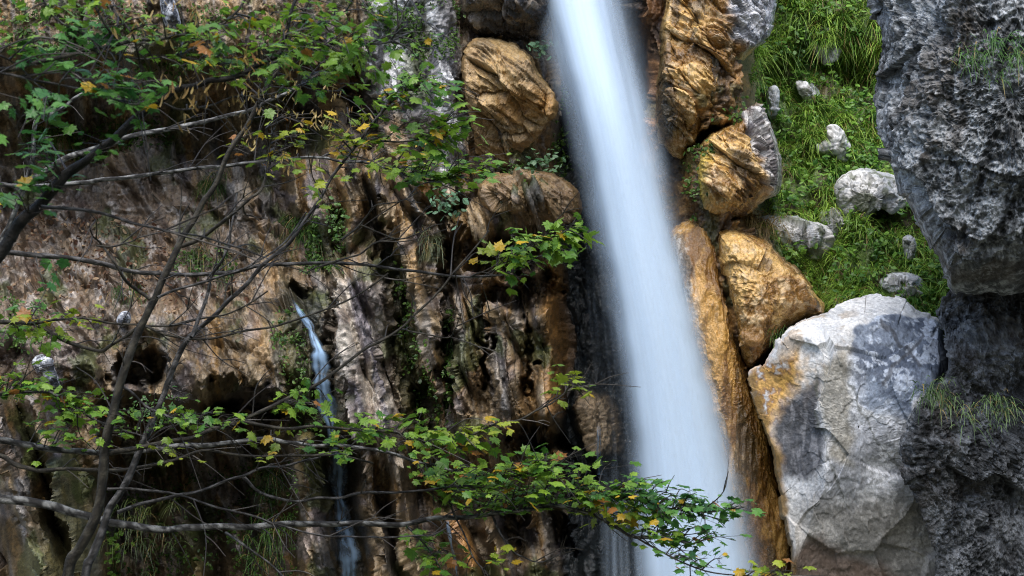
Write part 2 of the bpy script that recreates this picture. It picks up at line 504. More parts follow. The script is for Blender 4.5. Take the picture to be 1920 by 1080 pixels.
def rock(name, label, cat, poly, d, thick, back, p=2.6, facets=(), centre=None, disp=None, colf=None, mat=M_LIME, step=2.0, group=None,
         soft=.06, nback=24, parent=None):
    poly = np.asarray(poly, float)
    per = np.sum(np.linalg.norm(poly - np.roll(poly, 1, 0), axis=1))
    n = int(max(48, per / step))
    out = smooth_outline(poly, n)
    k = min(.75, np.ptp(poly, 0).min() / 140)
    fo, _ = facet(np.stack([out[:, 0] / 46, out[:, 1] / 46, 0 * out[:, 0]], -1), 21, 1.0, .1)
    fp, _ = facet(np.stack([out[:, 0] / 46, out[:, 1] / 46, 0 * out[:, 0]], -1), 22, 1.0, .1)
    onoise = k * np.stack([7 * fo + 2.2 * n2(out[:, 0] / 9, out[:, 1] / 9, 23), 7 * fp + 2.2 * n2(out[:, 0] / 9, out[:, 1] / 9, 24)], 1)
    c = np.array(centre if centre else out.mean(0), float)
    rad = np.linalg.norm(out - c, axis=1).mean()
    tt = np.linspace(0, 1, 4000)
    rr = np.sin(tt * math.pi / 2) ** (2 / p); zz = np.cos(tt * math.pi / 2) ** (2 / p)
    rm = rad * S * d / 1920
    al_ = np.concatenate([[0], np.cumsum(np.hypot(np.diff(rr) * rm, np.diff(zz) * thick * .8))])
    nf = int(max(20, al_[-1] / (step * S * d / 1920)))
    tq = np.interp(np.linspace(.003, 1, nf) * al_[-1], al_, tt)
    pb = np.linspace(math.pi / 2, math.pi - .001, nback)[1:]
    rho = np.concatenate([np.sin(tq * math.pi / 2) ** (2 / p), np.abs(np.sin(pb)) ** (2 / p)])
    cz = np.concatenate([np.cos(tq * math.pi / 2) ** (2 / p), -np.abs(np.cos(pb)) ** (2 / p)])
    rho[0] = min(rho[0], .01)
    ph = rho
    U = c[0] + (out[None, :, 0] - c[0]) * rho[:, None]
    V = c[1] + (out[None, :, 1] - c[1]) * rho[:, None]
    Dp = np.where(cz >= 0, d - thick * cz, d - back * cz)[:, None] + 0 * U
    front = (np.arange(len(ph)) < nf)[:, None]
    w1 = 7 * n2(U / 60, V / 60, 31); w2 = 7 * n2(U / 60, V / 60, 32)
    U = U + onoise[None, :, 0] * rho[:, None] ** 8; V = V + onoise[None, :, 1] * rho[:, None] ** 8
    for (u0, v0, d0, du, dv) in facets:
        pl = d0 + du * (U + w1 - u0) / 100 + dv * (V + w2 - v0) / 100
        k = soft
        sm = k * np.logaddexp(Dp / k, pl / k)
        Dp = np.where(front, sm, Dp)
    Dp = np.where(front, np.minimum(Dp, d + .15), Dp)
    X = P(U, V, Dp)
    Nr = grid_normals(X, True)
    cen = P(c[0], c[1], d + .3 * (back - thick))
    s = np.sign(np.sum(Nr * (X - cen), -1).mean())
    Nr = Nr * s
    if disp is not None:
        ry = X - np.array([0, 0, CZ]); ry = ry / np.linalg.norm(ry, axis=-1, keepdims=True)
        fd = (1 - (.5 if mat is M_KARST else .85) * ss(.74, 1.0, rho)[:, None]) * (.15 + .85 * ss(.15, .6, np.abs(np.sum(Nr * ry, -1))))
        Nr = blur(Nr, 5, True)
        X = X + Nr * (fd * disp(X, U, V))[..., None]
    colr = colf(X, U, V)
    q = grid_quads(len(ph), n, True)
    if s > 0: q = q[:, ::-1]
    o = mesh_obj(name, X, q, col=colr, mat=mat, parent=parent)
    if parent is None: tag(o, label, cat, group)
    return o

def shear(X, a=.5, b=.0):
    Y = X.copy(); Y[..., 2] = Y[..., 2] + a * X[..., 0] + b * X[..., 1]
    return Y
def d_karst(X, U, V):
    f1, e1 = facet(X * 1.5, 4, 1.1, .3); f2, e2 = facet(X * 5.5, 5, 1.2, .5)
    calm = ss(-.3, .3, fb3(X * 1.6, 2, 18))
    return .14 * fb3(X * .9, 3, 5) + .12 * f1 + (.006 + .022 * calm) * f2 + (.015 + .030 * calm) * rg3(X * np.array([5, 5, 4]), 3, 9, .6) + .020 * rg3(X * 17, 3, 14, .7) - .03 * ss(.15, .5, fb3(X * 8, 3, 17))
def d_lime(X, U, V):
    f1, e1 = facet(X * 1.3, 7, 1.0, .2); f2, e2 = facet(X * 6, 8, 1.0, .35)
    return .075 * f1 + .009 * f2 + .02 * fb3(X * 1.8, 3, 6) + .0045 * rg3(X * 12, 3, 21, .6)
def d_ochre(X, U, V):
    f1, e1 = facet(X * 1.6, 9, 1.1, .2); f2, e2 = facet(X * np.array([6, 6, 5]), 10, 1.1, .35)
    return .05 * fb3(X * 1.6, 3, 7) + .10 * f1 + .026 * f2 + .020 * rg3(X * np.array([11, 11, 8]), 3, 25, .65)
def d_craggy(X, U, V):
    Y = shear(X, .75)
    f1, e1 = facet(Y * np.array([1.7, 1.7, 2.5]), 11, 1.2, .08); f2, e2 = facet(Y * np.array([4.4, 4.4, 10]), 12, 1.2, .12); f3, e3 = facet(Y * np.array([11, 11, 26]), 13, 1.1, .2)
    return .05 * fb3(X * 1.7, 3, 7) + .12 * f1 + .050 * f2 + .022 * f3 - .04 * (1 - ss(0, .08, e1)) + .008 * rg3(X * 15, 3, 25, .6)
def d_small(X, U, V):
    f1, e1 = facet(X * 4, 14, 1.3, .2); f2, e2 = facet(X * 12, 15, 1.1, .3)
    return .08 * f1 + .022 * f2 + .007 * rg3(X * 24, 2, 21, .6)

def c_karst(X, U, V):
    a = fb3(X * 3, 4, 41); b = fb3(X * 14, 4, 45, .65); c = fb3(X * 1.2, 3, 49)
    C = mix(np.array([.09, .097, .10]), np.array([.41, .435, .45]), ss(-.5, .45, .6 * a + .7 * b))
    C = mix(C, [.085, .065, .045], .65 * ss(.05, .4, c + .4 * a))
    C = C * (1 - .5 * ss(.1, .6, fb3(X * 40, 2, 46)))[..., None]
    C = C * (1 - .55 * ss(.1, .45, fb2(U / 38 + V / 160, V / 330, 3, 47)))[..., None]
    C = mix(C, [.48, .50, .52], .4 * ss(.35, .6, b - .2 * a))
    return C
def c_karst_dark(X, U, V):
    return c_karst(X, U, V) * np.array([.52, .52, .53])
def c_ochre(X, U, V):
    a = fb3(X * 2.2, 4, 51); b = fb3(X * 9, 4, 55, .6)
    C = mix(np.array([.25, .125, .025]), np.array([.64, .40, .13]), ss(-.35, .4, a + .5 * b))
    C = mix(C, [.60, .46, .28], .5 * ss(.2, .5, b))
    C = mix(C, [.09, .055, .025], .7 * ss(.25, .5, fb3(X * np.array([4, 4, 2]), 4, 58)))
    return C
def c_white(X, U, V):
    a = fb3(X * 3, 4, 61); b = fb3(X * 16, 4, 65, .6)
    C = mix(np.array([.40, .41, .42]), np.array([.72, .72, .70]), ss(-.3, .3, a + .6 * b))
    C = mix(C, [.12, .12, .10], .7 * ss(.2, .5, b + .5 * a))
    return mix(C, [.06, .08, .02], .7 * ss(.15, .4, fb3(X * 5, 3, 68)))

def c_boulder(X, U, V):
    a = fb3(X * 2.5, 4, 71); b = fb3(X * 12, 4, 75, .62); g = fb3(X * 34, 3, 78, .6)
    uu = U + 9 * n2(U / 40, V / 40, 71) + 4 * n2(U / 14, V / 14, 72); vv = V + 9 * n2(U / 40, V / 40, 73)
    C = mix(np.array([.56, .57, .57]), np.array([.82, .81, .78]), ss(-.4, .4, a + .5 * b))
    C = mix(C, [.42, .30, .17], .65 * ss(.0, .4, fb3(X * 4, 4, 79)) * pm(uu, vv, [(1420, 560), (1600, 560), (1600, 660), (1560, 760), (1400, 800)], 40))
    # blue grey fracture face with white flecks
    fr = pm(uu, vv, [(1586, 690), (1590, 650), (1606, 620), (1642, 599), (1682, 592), (1742, 601), (1785, 614), (1800, 680), (1768, 705), (1722, 742), (1690, 790), (1640, 775), (1600, 745)], 3.5)
    F = mix(np.array([.11, .135, .18]), np.array([.27, .315, .385]), ss(-.3, .4, a + .4 * b))
    F = mix(F, [.66, .72, .80], .75 * ss(.10, .34, fb3(X * 3.2, 3, 82) + .6 * b) )
    ln = np.minimum(line_d(uu, vv, [(1655, 610), (1690, 655), (1720, 690)]), line_d(uu, vv, [(1735, 630), (1690, 680), (1660, 720)]))
    F = mix(F, [.09, .095, .105], .8 * ss(7, 2, ln))
    C = mix(C, F, fr)
    # grey run-off below it
    lo = pm(uu, vv, [(1535, 690), (1592, 660), (1620, 770), (1720, 790), (1720, 960), (1500, 960), (1540, 880)], 25)
    C = mix(C, mix(np.array([.34, .35, .37]), np.array([.74, .76, .79]), ss(-.35, .35, a + .7 * b)), .85 * lo)
    beige = pm(uu, vv, [(1530, 690), (1590, 655), (1596, 780), (1600, 880), (1560, 860), (1545, 780)], 10)
    C = mix(C, mix(np.array([.24, .22, .17]), np.array([.40, .37, .30]), ss(-.3, .3, b)), .85 * beige)
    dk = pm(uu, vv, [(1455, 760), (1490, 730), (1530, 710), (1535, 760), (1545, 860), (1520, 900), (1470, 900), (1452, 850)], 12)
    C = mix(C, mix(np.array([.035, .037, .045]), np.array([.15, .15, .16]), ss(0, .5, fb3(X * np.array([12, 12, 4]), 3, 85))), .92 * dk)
    oc = pm(uu, vv, [(1400, 690), (1440, 680), (1490, 660), (1500, 700), (1470, 745), (1450, 800), (1462, 880), (1470, 960), (1440, 960), (1405, 780)], 14)
    C = mix(C, mix(np.array([.30, .14, .025]), np.array([.62, .34, .06]), ss(-.4, .4, a + b)), .92 * oc * ss(-1.1, -.3, a + b))
    bt = pm(uu, vv, [(1470, 940), (1580, 935), (1680, 925), (1760, 940), (1780, 1200), (1460, 1200)], 30)
    C = mix(C, mix(np.array([.20, .19, .165]), np.array([.42, .40, .36]), ss(-.3, .4, a + .6 * b)), .85 * bt)
    br = pm(uu, vv, [(1480, 1040), (1540, 1010), (1600, 1045), (1650, 1060), (1700, 1100), (1480, 1120)], 14)
    C = mix(C, [.15, .10, .07], .85 * br)
    C = mix(C, [.20, .12, .035], .9 * ss(16, 4, line_d(uu, vv, [(1405, 710), (1425, 780), (1450, 860), (1466, 960), (1484, 1080)])))
    C = C * (1 - .3 * ss(.2, .7, g + .4 * b) + .2 * ss(-.2, -.7, g))[..., None]
    cr = line_d(uu, vv, [(1520, 700), (1535, 790), (1552, 850), (1575, 910), (1592, 945)])
    cr = np.minimum(cr, line_d(uu, vv, [(1594, 720), (1630, 800), (1660, 850), (1690, 880)]))
    return mix(C, [.07, .075, .05], .55 * ss(4.5, 1., cr + 2.5 * b))

# 1. overhanging dark rock on the right, nearest
rock('overhanging_rock', 'huge rough dark grey rock overhanging at the right edge above the grass', 'rock',
     [(1630, -120), (1636, -20), (1655, 60), (1652, 120), (1645, 180), (1643, 225), (1655, 268), (1675, 322), (1690, 366), (1712, 408), (1728, 445),
      (1755, 478), (1772, 520), (1790, 548), (1850, 552), (1930, 548), (2060, 520), (2250, 400), (2330, 100), (2250, -100), (1950, -150)],
     11.5, 1.3, 2.2, 2.1, [(1740, 240, 10.85, -.16, .05), (1850, 505, 11.05, .1, 1.0), (1680, 300, 11.28, -.75, -.05)], (1900, 180), d_karst, c_karst, M_KARST, 2.2, soft=.08)
# 2. lower right rock
rock('rough_rock', 'jagged grey rock below the dark overhang, beside the pale boulder', 'rock',
     [(1778, 545), (1768, 600), (1776, 645), (1780, 690), (1745, 735), (1712, 775), (1700, 830), (1698, 870), (1716, 930), (1732, 965), (1745, 1005), (1758, 1090),
      (1770, 1300), (1950, 1400), (2250, 1300), (2300, 900), (2200, 620), (2000, 520), (1860, 520)],
     12.15, 1.3, 1.8, 2.1, [(1780, 900, 11.3, -.15, -.12), (1830, 700, 11.7, -.1, -.5), (1880, 640, 12.05, .2, .1), (1740, 900, 11.75, -.75, 0)], (1900, 900), d_karst, c_karst_dark, M_KARST, 2.2, soft=.08)
# 3. great pale boulder
rock('pale_boulder', 'great pale limestone boulder with a blue-grey broken face', 'boulder',
     [(1402, 705), (1432, 682), (1468, 627), (1510, 597), (1560, 578), (1602, 560), (1650, 551), (1692, 561), (1722, 582), (1762, 598), (1770, 640), (1781, 672),
      (1778, 720), (1770, 800), (1770, 900), (1780, 1000), (1790, 1130), (1720, 1200), (1580, 1210), (1500, 1160), (1480, 1030), (1466, 960), (1450, 860), (1425, 780)],
     13.3, 1.25, 1.2, 3.4, [(1600, 640, 12.25, -.1, -.95), (1670, 700, 12.24, .06, -.36), (1520, 780, 12.42, -.42, .02), (1620, 960, 12.45, .02, .18), (1560, 900, 12.3, -.1, .0)],
     (1610, 800), d_lime, c_boulder, M_LIME, 1.8, soft=.012)
# 4. long wet tongue of ochre rock
def c_tongue(X, U, V):
    a = fb3(X * np.array([3, 3, 1]), 4, 91); b = fb3(X * np.array([11, 11, 3.5]), 4, 95, .6)
    C = mix(np.array([.20, .095, .018]), np.array([.52, .29, .07]), ss(-.4, .4, a + .6 * b))
    C = mix(C, [.07, .05, .02], .7 * ss(.2, .5, fb3(X * np.array([6, 6, 1.2]), 4, 98)))
    C = mix(C, [.55, .52, .48], .6 * pm(U, V, [(1255, 420), (1290, 420), (1300, 520), (1320, 640), (1290, 620), (1262, 520)], 10) * ss(-.1, .3, b))
    return C
rock('ochre_slab', 'long wet brown-orange rock slab running down along the right of the waterfall', 'rock',
     [(1258, 440), (1285, 412), (1315, 402), (1335, 440), (1352, 520), (1372, 600), (1398, 680), (1412, 730), (1432, 780), (1452, 850), (1464, 930), (1484, 1000), (1500, 1120),
      (1470, 1200), (1400, 1150), (1385, 1000), (1360, 900), (1330, 790), (1300, 660), (1272, 560)],
     13.9, .55, .9, 2.2, [], (1365, 740), lambda X, U, V: .05 * fb3(X * np.array([2.5, 2.5, 1]), 3, 7) + .022 * rg3(X * np.array([7, 7, 2.5]), 3, 25, .6) + .006 * rg3(X * 26, 2, 28), c_tongue, M_WET, 1.9)
# 5. rounded ochre boulder
rock('ochre_boulder', 'rounded wet ochre boulder between the slab and the grass, just above the pale boulder', 'boulder',
     [(1343, 440), (1362, 426), (1395, 432), (1432, 448), (1468, 480), (1505, 512), (1532, 548), (1546, 580), (1508, 600), (1470, 632), (1432, 668), (1408, 694), (1394, 676), (1382, 625), (1366, 560), (1350, 500)],
     13.95, .85, .9, 2.8, [(1470, 520, 13.05, .28, -.42), (1400, 560, 13.05, -.1, .1)], (1430, 555), d_ochre, c_ochre, M_WET, 1.8, soft=.02)
# 6. ball boulder
def c_ball(X, U, V):
    C = c_ochre(X, U, V)
    g = pm(U + 10 * n2(U / 20, V / 20, 5), V, [(1398, 195), (1440, 190), (1475, 300), (1470, 370), (1440, 372), (1430, 300), (1400, 250)], 12)
    C = mix(C, mix(np.array([.16, .16, .18]), np.array([.6, .6, .6]), ss(-.2, .3, fb3(X * 9, 4, 12, .6))), .9 * g)
    return mix(C, [.42, .33, .04], .6 * pm(U, V, [(1295, 300), (1330, 255), (1335, 300), (1320, 390), (1300, 380)], 10))
rock('split_boulder', 'yellow and grey boulder wedged under the ochre crag at the grass edge', 'boulder',
     [(1301, 330), (1310, 285), (1332, 250), (1372, 224), (1402, 200), (1428, 194), (1448, 240), (1466, 310), (1460, 362), (1438, 378), (1410, 398), (1372, 412), (1332, 406), (1310, 388)],
     14.05, .8, .8, 3.0, [(1350, 310, 13.3, -.35, -.2), (1420, 300, 13.3, .35, -.15), (1380, 390, 13.4, 0, .6)], (1380, 310), d_craggy, c_ball, M_WET, 1.7, soft=.02)
# 7. upper ochre crag
def c_crag(X, U, V):
    C = c_ochre(X, U, V)
    g = pm(U + 14 * n2(U / 30, V / 30, 5), V + 10 * n2(U / 30, V / 30, 6), [(1345, -200), (1520, -200), (1470, 20), (1440, 75), (1400, 100), (1365, 60), (1370, 0)], 10)
    C = mix(C, mix(np.array([.20, .21, .23]), np.array([.62, .62, .62]), ss(-.2, .3, fb3(X * 9, 4, 12, .6))), .95 * g)
    return mix(C, [.05, .045, .03], .8 * pm(U, V, [(1220, 60), (1245, 40), (1250, 130), (1265, 250), (1240, 280)], 12))
rock('ochre_crag', 'tall broken ochre crag with a grey top, right of the waterfall lip', 'rock',
     [(1190, -260), (1246, -40), (1238, 60), (1233, 130), (1228, 200), (1240, 268), (1275, 296), (1300, 274), (1332, 232), (1368, 194), (1394, 166), (1388, 132), (1402, 104), (1442, 66), (1456, 0), (1480, -180), (1380, -300)],
     14.2, .8, 1.0, 3.0, [(1300, 120, 13.45, -.25, -.12), (1390, 40, 13.55, .4, -.1), (1290, 230, 13.5, 0, .4)], (1320, 60), d_craggy, c_crag, M_WET, 1.8, soft=.02)
# 8. ochre block left of the waterfall
rock('ochre_block', 'blocky tan and orange rock jutting out left of the waterfall below a dark overhang', 'rock',
     [(864, 110), (878, 80), (905, 70), (950, 78), (988, 98), (1008, 132), (1040, 180), (1046, 212), (1024, 238), (1008, 262), (985, 280), (950, 305), (912, 316), (895, 280), (882, 220), (872, 170)],
     14.3, .75, .8, 2.8, [(930, 130, 13.75, -.1, .35), (950, 230, 13.62, -.12, -.2), (1010, 170, 13.8, .4, -.1), (930, 290, 13.8, .1, .5)], (950, 190), d_craggy,
     lambda X, U, V: mix(mix(c_ochre(X, U, V), [.33, .24, .13], .55), [.48, .25, .07], .7 * el(U, V, 985, 195, 50, 30)), M_CLIFF, 1.8)
# 9. dark overhang at the top
rock('dark_overhang', 'dark wet rock roof at the top edge left of the waterfall lip', 'rock',
     [(858, -200), (862, 20), (880, 62), (930, 74), (980, 86), (1016, 80), (1040, 30), (1060, -60), (1050, -220), (950, -260)],
     14.6, .9, .8, 2.8, [(930, 40, 14.1, -.2, .9)], (950, -60), d_craggy,
     lambda X, U, V: mix(np.array([.05, .042, .038]), np.array([.22, .17, .12]), ss(-.1, .5, fb3(X * 4, 4, 15))), M_WET, 2.0)
# 10. ledge block under the ochre block
rock('brown_ledge', 'brown rock ledge left of the waterfall, under the tan and orange block', 'rock',
     [(900, 350), (940, 322), (1000, 318), (1050, 330), (1082, 360), (1090, 395), (1060, 418), (1010, 408), (960, 400), (915, 395)],
     14.3, .6, .7, 2.6, [(1000, 350, 13.85, .1, -.3), (1000, 400, 13.9, 0, .5)], None, d_craggy,
     lambda X, U, V: mix(c_ochre(X, U, V), [.17, .12, .07], .75), M_CLIFF, 1.9)
# pale rocks sticking out of the grass
for nm, lb, poly, dd, th in (
    ('white_rock', 'narrow white rock in the upper part of the grass slope', [(1498, 160), (1515, 157), (1532, 168), (1541, 188), (1530, 200), (1512, 190)], 14.75, .3),
    ('white_rock', 'white rock in the middle of the grass slope, with two knobs', [(1533, 275), (1552, 262), (1556, 244), (1572, 248), (1588, 272), (1582, 298), (1560, 292), (1540, 285)], 14.5, .35),
    ('white_rock', 'largest white rock of the grass slope, knobbly, touching the dark overhang', [(1575, 360), (1586, 338), (1615, 329), (1650, 336), (1680, 345), (1695, 372), (1675, 395), (1640, 390), (1622, 420), (1604, 440), (1588, 415), (1580, 385)], 14.2, .5),
    ('white_rock', 'broken grey-white rock at the left foot of the grass slope', [(1440, 418), (1470, 412), (1510, 418), (1545, 430), (1552, 455), (1530, 478), (1495, 470), (1465, 450)], 13.95, .4),
    ('white_rock', 'white stone among grass just above the broken grey-white rock', [(1543, 410), (1556, 397), (1580, 402), (1598, 425), (1588, 450), (1560, 440)], 14.05, .35),
    ('white_rock', 'low white stone in the grass right above the great boulder', [(1655, 530), (1672, 517), (1700, 516), (1722, 526), (1722, 548), (1690, 553), (1668, 546)], 13.5, .35),
    ('white_rock', 'pale rough rock under the hanging grass at the top of the slope', [(1522, 70), (1540, 58), (1566, 66), (1574, 92), (1560, 110), (1534, 104)], 15, .35),
    ('white_rock', 'small pale stone near the lower right edge of the grass, by the bright tuft', [(1694, 452), (1706, 446), (1716, 462), (1710, 484), (1698, 478)], 14, .3),
    ('white_rock', 'small white stone on the left edge of the grass above the split boulder', [(1440, 178), (1452, 166), (1460, 178), (1456, 210), (1446, 216)], 14.65, .25)):
    q_ = np.mean(poly, 0); dd = lookup(q_[0], q_[1])[2] + .03
    rock(nm, lb, 'rock', [tuple(q_ + 1.28 * (np.array(c_) - q_)) for c_ in poly], dd, th * .85, .5, 2.4, [], None, d_small, c_white, M_LIME, 1.8, 'white rocks in the grass slope')
for lb, poly, dd in (('mottled grey and white stone low on the left of the cliff', [(58, 680), (75, 663), (95, 672), (108, 700), (112, 725), (90, 732), (74, 708)], 13.6),
                     ('small blue-grey stone on the soil ledge above the cave mouth', [(218, 600), (226, 586), (240, 584), (246, 598), (240, 610), (224, 612)], 13.6),
                     ('dark grey wet stone at the top edge among the branches', [(302, -20), (318, -22), (332, 15), (340, 48), (322, 56), (306, 40), (300, 10)], 13.7)):
    rock('grey_stone', lb, 'stone', poly, dd, .35, .5, 2.3, [], None, d_small,
         lambda X, U, V: mix(np.array([.08, .085, .10]), np.array([.55, .57, .6]), ss(-.1, .4, fb3(X * 14, 4, 12, .6))), M_LIME, 1.8, 'grey stones on the brown cliff')

# ------------------------------------------------------------------ water
def sheet(name, parent, vv, left, right, d, bulge, alpha, nt=150, ns=320, tilt=0):
    v = np.linspace(-200, 1300, ns) if vv is None else np.linspace(vv[0], vv[1], ns)
    def smooth(a):
        k = max(3, ns // 9) | 1
        x = np.pad(a, k // 2, 'reflect', reflect_type='odd')
        x = np.convolve(x, np.ones(k) / k, 'valid'); x = np.pad(x, k // 2, 'reflect', reflect_type='odd')
        return np.convolve(x, np.ones(k) / k, 'valid')
    l = smooth(np.interp(v, left[0], left[1])); r = smooth(np.interp(v, right[0], right[1]))
    t = np.linspace(-1, 1, nt)
    T, Vv = np.meshgrid(t, v)
    Uu = (l[:, None] + r[:, None]) / 2 + T * (r - l)[:, None] / 2
    dep = smooth(np.interp(v, d[0], d[1]))[:, None] - bulge * np.sqrt(np.clip(1 - T * T, 0, 1))
    # long strands of falling water
    dep = dep - .025 * n2(T * 2.5, Vv / 900, 3)
    Xs = P(Uu, Vv, dep)
    al = np.clip(alpha(T, Vv, Uu), 0, 1)
    return mesh_obj(name, Xs, grid_quads(ns, nt), mat=M_WATER, parent=parent, attrs={'cover': al})

VL = [-200, 0, 80, 200, 330, 450, 560, 700, 800, 900, 1000, 1080, 1300]
fl = ([*VL], [985, 1016, 1040, 1073, 1102, 1124, 1144, 1166, 1176, 1182, 1186, 1190, 1200])
fr = ([*VL], [1150, 1182, 1200, 1226, 1250, 1276, 1306, 1344, 1372, 1398, 1424, 1448, 1500])
wd = ([-200, 0, 200, 600, 1080, 1300], [14.3, 13.9, 13.5, 13.3, 13.2, 13.2])
def strk(T, V, k, s, sd): return n2(T * k, V / s, sd)
fall = empty('waterfall', P(1250, 1250, 13.2))
tag(fall, 'tall smooth white waterfall plunging down between the brown cliff and the ochre rocks', 'waterfall')
def a_core(T, V, U):
    e = ss(1.0, .42, np.abs(T + .05 + .10 * n2(V / 300, 0 * V, 6) + .05 * n2(V / 60, T, 7)))
    s = .95 + .12 * strk(T, V, 5, 1600, 3) + .045 * strk(T, V, 17, 1300, 4)
    thin = 1 - .75 * ss(-.1, .55, T) * ss(420, 60, V) * (1 + .4 * strk(T, V, 7, 500, 8))
    return e * s * thin
sheet('main_stream', fall, None, fl, fr, wd, .38, a_core)
def a_back(T, V, U):
    e = ss(1.0, .30, np.abs(T + .08 * n2(V / 240, 0 * V, 16) + .05 * n2(V / 70, T * 2, 17)))
    return e * (.62 + .2 * strk(T, V, 5, 1500, 13) + .05 * strk(T, V, 18, 1000, 14)) * (1 - .55 * ss(.2, .7, T) * ss(350, 50, V))
fl2 = (VL, [c - o_ for c, o_ in zip(fl[1], (36, 36, 36, 34, 32, 28, 22, 16, 14, 12, 10, 10, 10))]); fr2 = (VL, [c + 12 for c in fr[1]])
sheet('back_stream', fall, None, fl2, fr2, (wd[0], [c + .22 for c in wd[1]]), .25, a_back)
def a_spray(T, V, U):
    e = ss(1.0, .2, np.abs(T))
    g = n2(U / 9, V / 22, 21) + .6 * n2(U / 5, V / 60, 22)
    return e * (.15 + .05 * ss(-.1, .7, g)) * (.4 + .6 * ss(0, 500, V))
sheet('spray', fall, None, (VL, [c - 30 for c in fl[1]]), (VL, [c + 34 for c in fr[1]]), (wd[0], [c - .05 for c in wd[1]]), .5, a_spray, 260, 420)
def a_veil(T, V, U):
    e = ss(1.0, .3, np.abs(T)) * ss(420, 560, V)
    return e * (.02 + .07 * ss(-.2, .7, strk(T, V, 6, 600, 31)) + .30 * ss(850, 1000, V) * ss(-.6, .8, strk(T, V, 6, 900, 32)))
sheet('side_veil', fall, (400, 1300), ([400, 560, 800, 900, 1300], [1085, 1085, 1110, 1115, 1115]), ([400, 1300], [1175, 1260]),
      ([400, 1300], [14.9, 14.2]), .2, a_veil)
def a_lip(T, V, U):
    return ss(1.0, .2, np.abs(T)) * ss(260, 60, V) * (.08 + .25 * ss(-.2, .7, strk(T, V, 6, 700, 36)))
sheet('lip_veil', fall, (-200, 260), ([-200, 260], [985, 1060]), ([-200, 260], [1050, 1110]), ([-200, 260], [14.2, 13.7]), .1, a_lip, 60, 120)

def runlet(label, pts, wid, dpt, dens, seed, name='stream'):
    pts = np.asarray(pts, float)
    v = np.linspace(pts[0, 1], pts[-1, 1], 200)
    u = np.interp(v, pts[:, 1], pts[:, 0]); w = np.interp(v, pts[:, 1], wid)
    nt = 40
    T, Vv = np.meshgrid(np.linspace(-1, 1, nt), v)
    w = w * (1 + .5 * n2(v / 34, 0 * v, seed) + .25 * n2(v / 12, 0 * v, seed + 1))
    Uu = u[:, None] + 3 * n2(v / 40, 0 * v, seed + 2)[:, None] + T * w[:, None]
    dmin = np.array([lookup(a, b)[2] for a, b in zip(u, v)])
    dmin = np.array([np.pad(dmin, 5, 'edge')[i:i + 11].min() for i in range(len(dmin))])
    dm_ = np.convolve(np.pad(dmin, 9, 'edge'), np.ones(19) / 19, 'valid')
    dep = dm_[:, None] - dpt - .06 * np.sqrt(1 - T * T)
    al = ss(1, .3, np.abs(T)) * np.clip(dens * np.interp(Vv, [v[0], v[0] + 240, v[0] + 330], [1, 1, .75]) * (.55 + .55 * strk(T, Vv, 2.5, 60, seed) + .4 * strk(T, Vv, 2, 16, seed + 3)), 0, 1) * ss(v[0], v[0] + 25, Vv) 
    o = mesh_obj(name, P(Uu, Vv, dep), grid_quads(200, nt), mat=M_STREAM, attrs={'cover': al})
    tag(o, label, 'stream', 'small streams on the brown cliff')
runlet('narrow white stream running down the brown cliff on the left', [(546, 560), (580, 612), (600, 660), (604, 710), (614, 760), (621, 810), (630, 860), (637, 930), (648, 1000), (656, 1100)],
       [4, 11, 18, 18, 20, 16, 15, 16, 20, 22], .14, 1.1, 61)
runlet('thin trickle over the small tan rock beside the waterfall', [(1120, 788), (1122, 830), (1124, 890)], [4, 6, 8], .15, .75, 64, 'trickle')
runlet('thin trickle beside the orange rib at the bottom of the cliff', [(838, 970), (846, 1010), (855, 1080)], [4, 5, 4], .15, .8, 66, 'trickle')

# ------------------------------------------------------------------ leaf shapes
HALF = [(0, -.02), (.20, -.14), (.40, -.05), (.34, .08), (.62, .20), (.47, .33), (.62, .60), (.36, .52), (.27, .70), (.12, .78), (0, 1.05)]
MAPLE = np.array(HALF + [(-x, y) for x, y in HALF[-2:0:-1]])
OVAL = np.array([(0, 0), (.18, .12), (.3, .35), (.27, .62), (.12, .86), (0, 1), (-.12, .86), (-.27, .62), (-.3, .35), (-.18, .12)])
WING = np.array([(0, 0), (.09, .2), (.16, .55), (.12, .9), (0, 1), (-.05, .8), (-.04, .4)])

def leaf_mesh(shape, pos, tipdir, normal, size, cols, curl=.25):
    m = len(pos); s = len(shape)
    tip = tipdir / (np.linalg.norm(tipdir, axis=1)[:, None] + 1e-9)
    nrm = normal - tip * np.sum(normal * tip, 1)[:, None]
    nrm /= np.linalg.norm(nrm, axis=1)[:, None] + 1e-9
    sd_ = np.cross(tip, nrm)
    sh = np.concatenate([[[0, .35]], shape])
    x = sh[None, :, 0] * rng.uniform(.8, 1.15, (m, 1)) + rng.normal(size=(m, s + 1)) * .02
    y = sh[None, :, 1] + rng.normal(size=(m, s + 1)) * .02
    cu = curl * rng.uniform(.2, 1.6, (m, 1))
    z = -cu * np.abs(x) * 1.0 - cu * .7 * y * y + rng.normal(size=(m, s + 1)) * .03
    Vt = pos[:, None, :] + size[:, None, None] * (x[..., None] * sd_[:, None, :] + y[..., None] * tip[:, None, :] + z[..., None] * nrm[:, None, :])
    base = (np.arange(m) * (s + 1))[:, None]
    tr = []
    for k in range(s): tr.append(base + np.array([0, 1 + k, 1 + (k + 1) % s]))
    c = np.repeat(cols[:, None, :], s + 1, 1)
    return Vt.reshape(-1, 3), np.concatenate(tr), c.reshape(-1, 3)

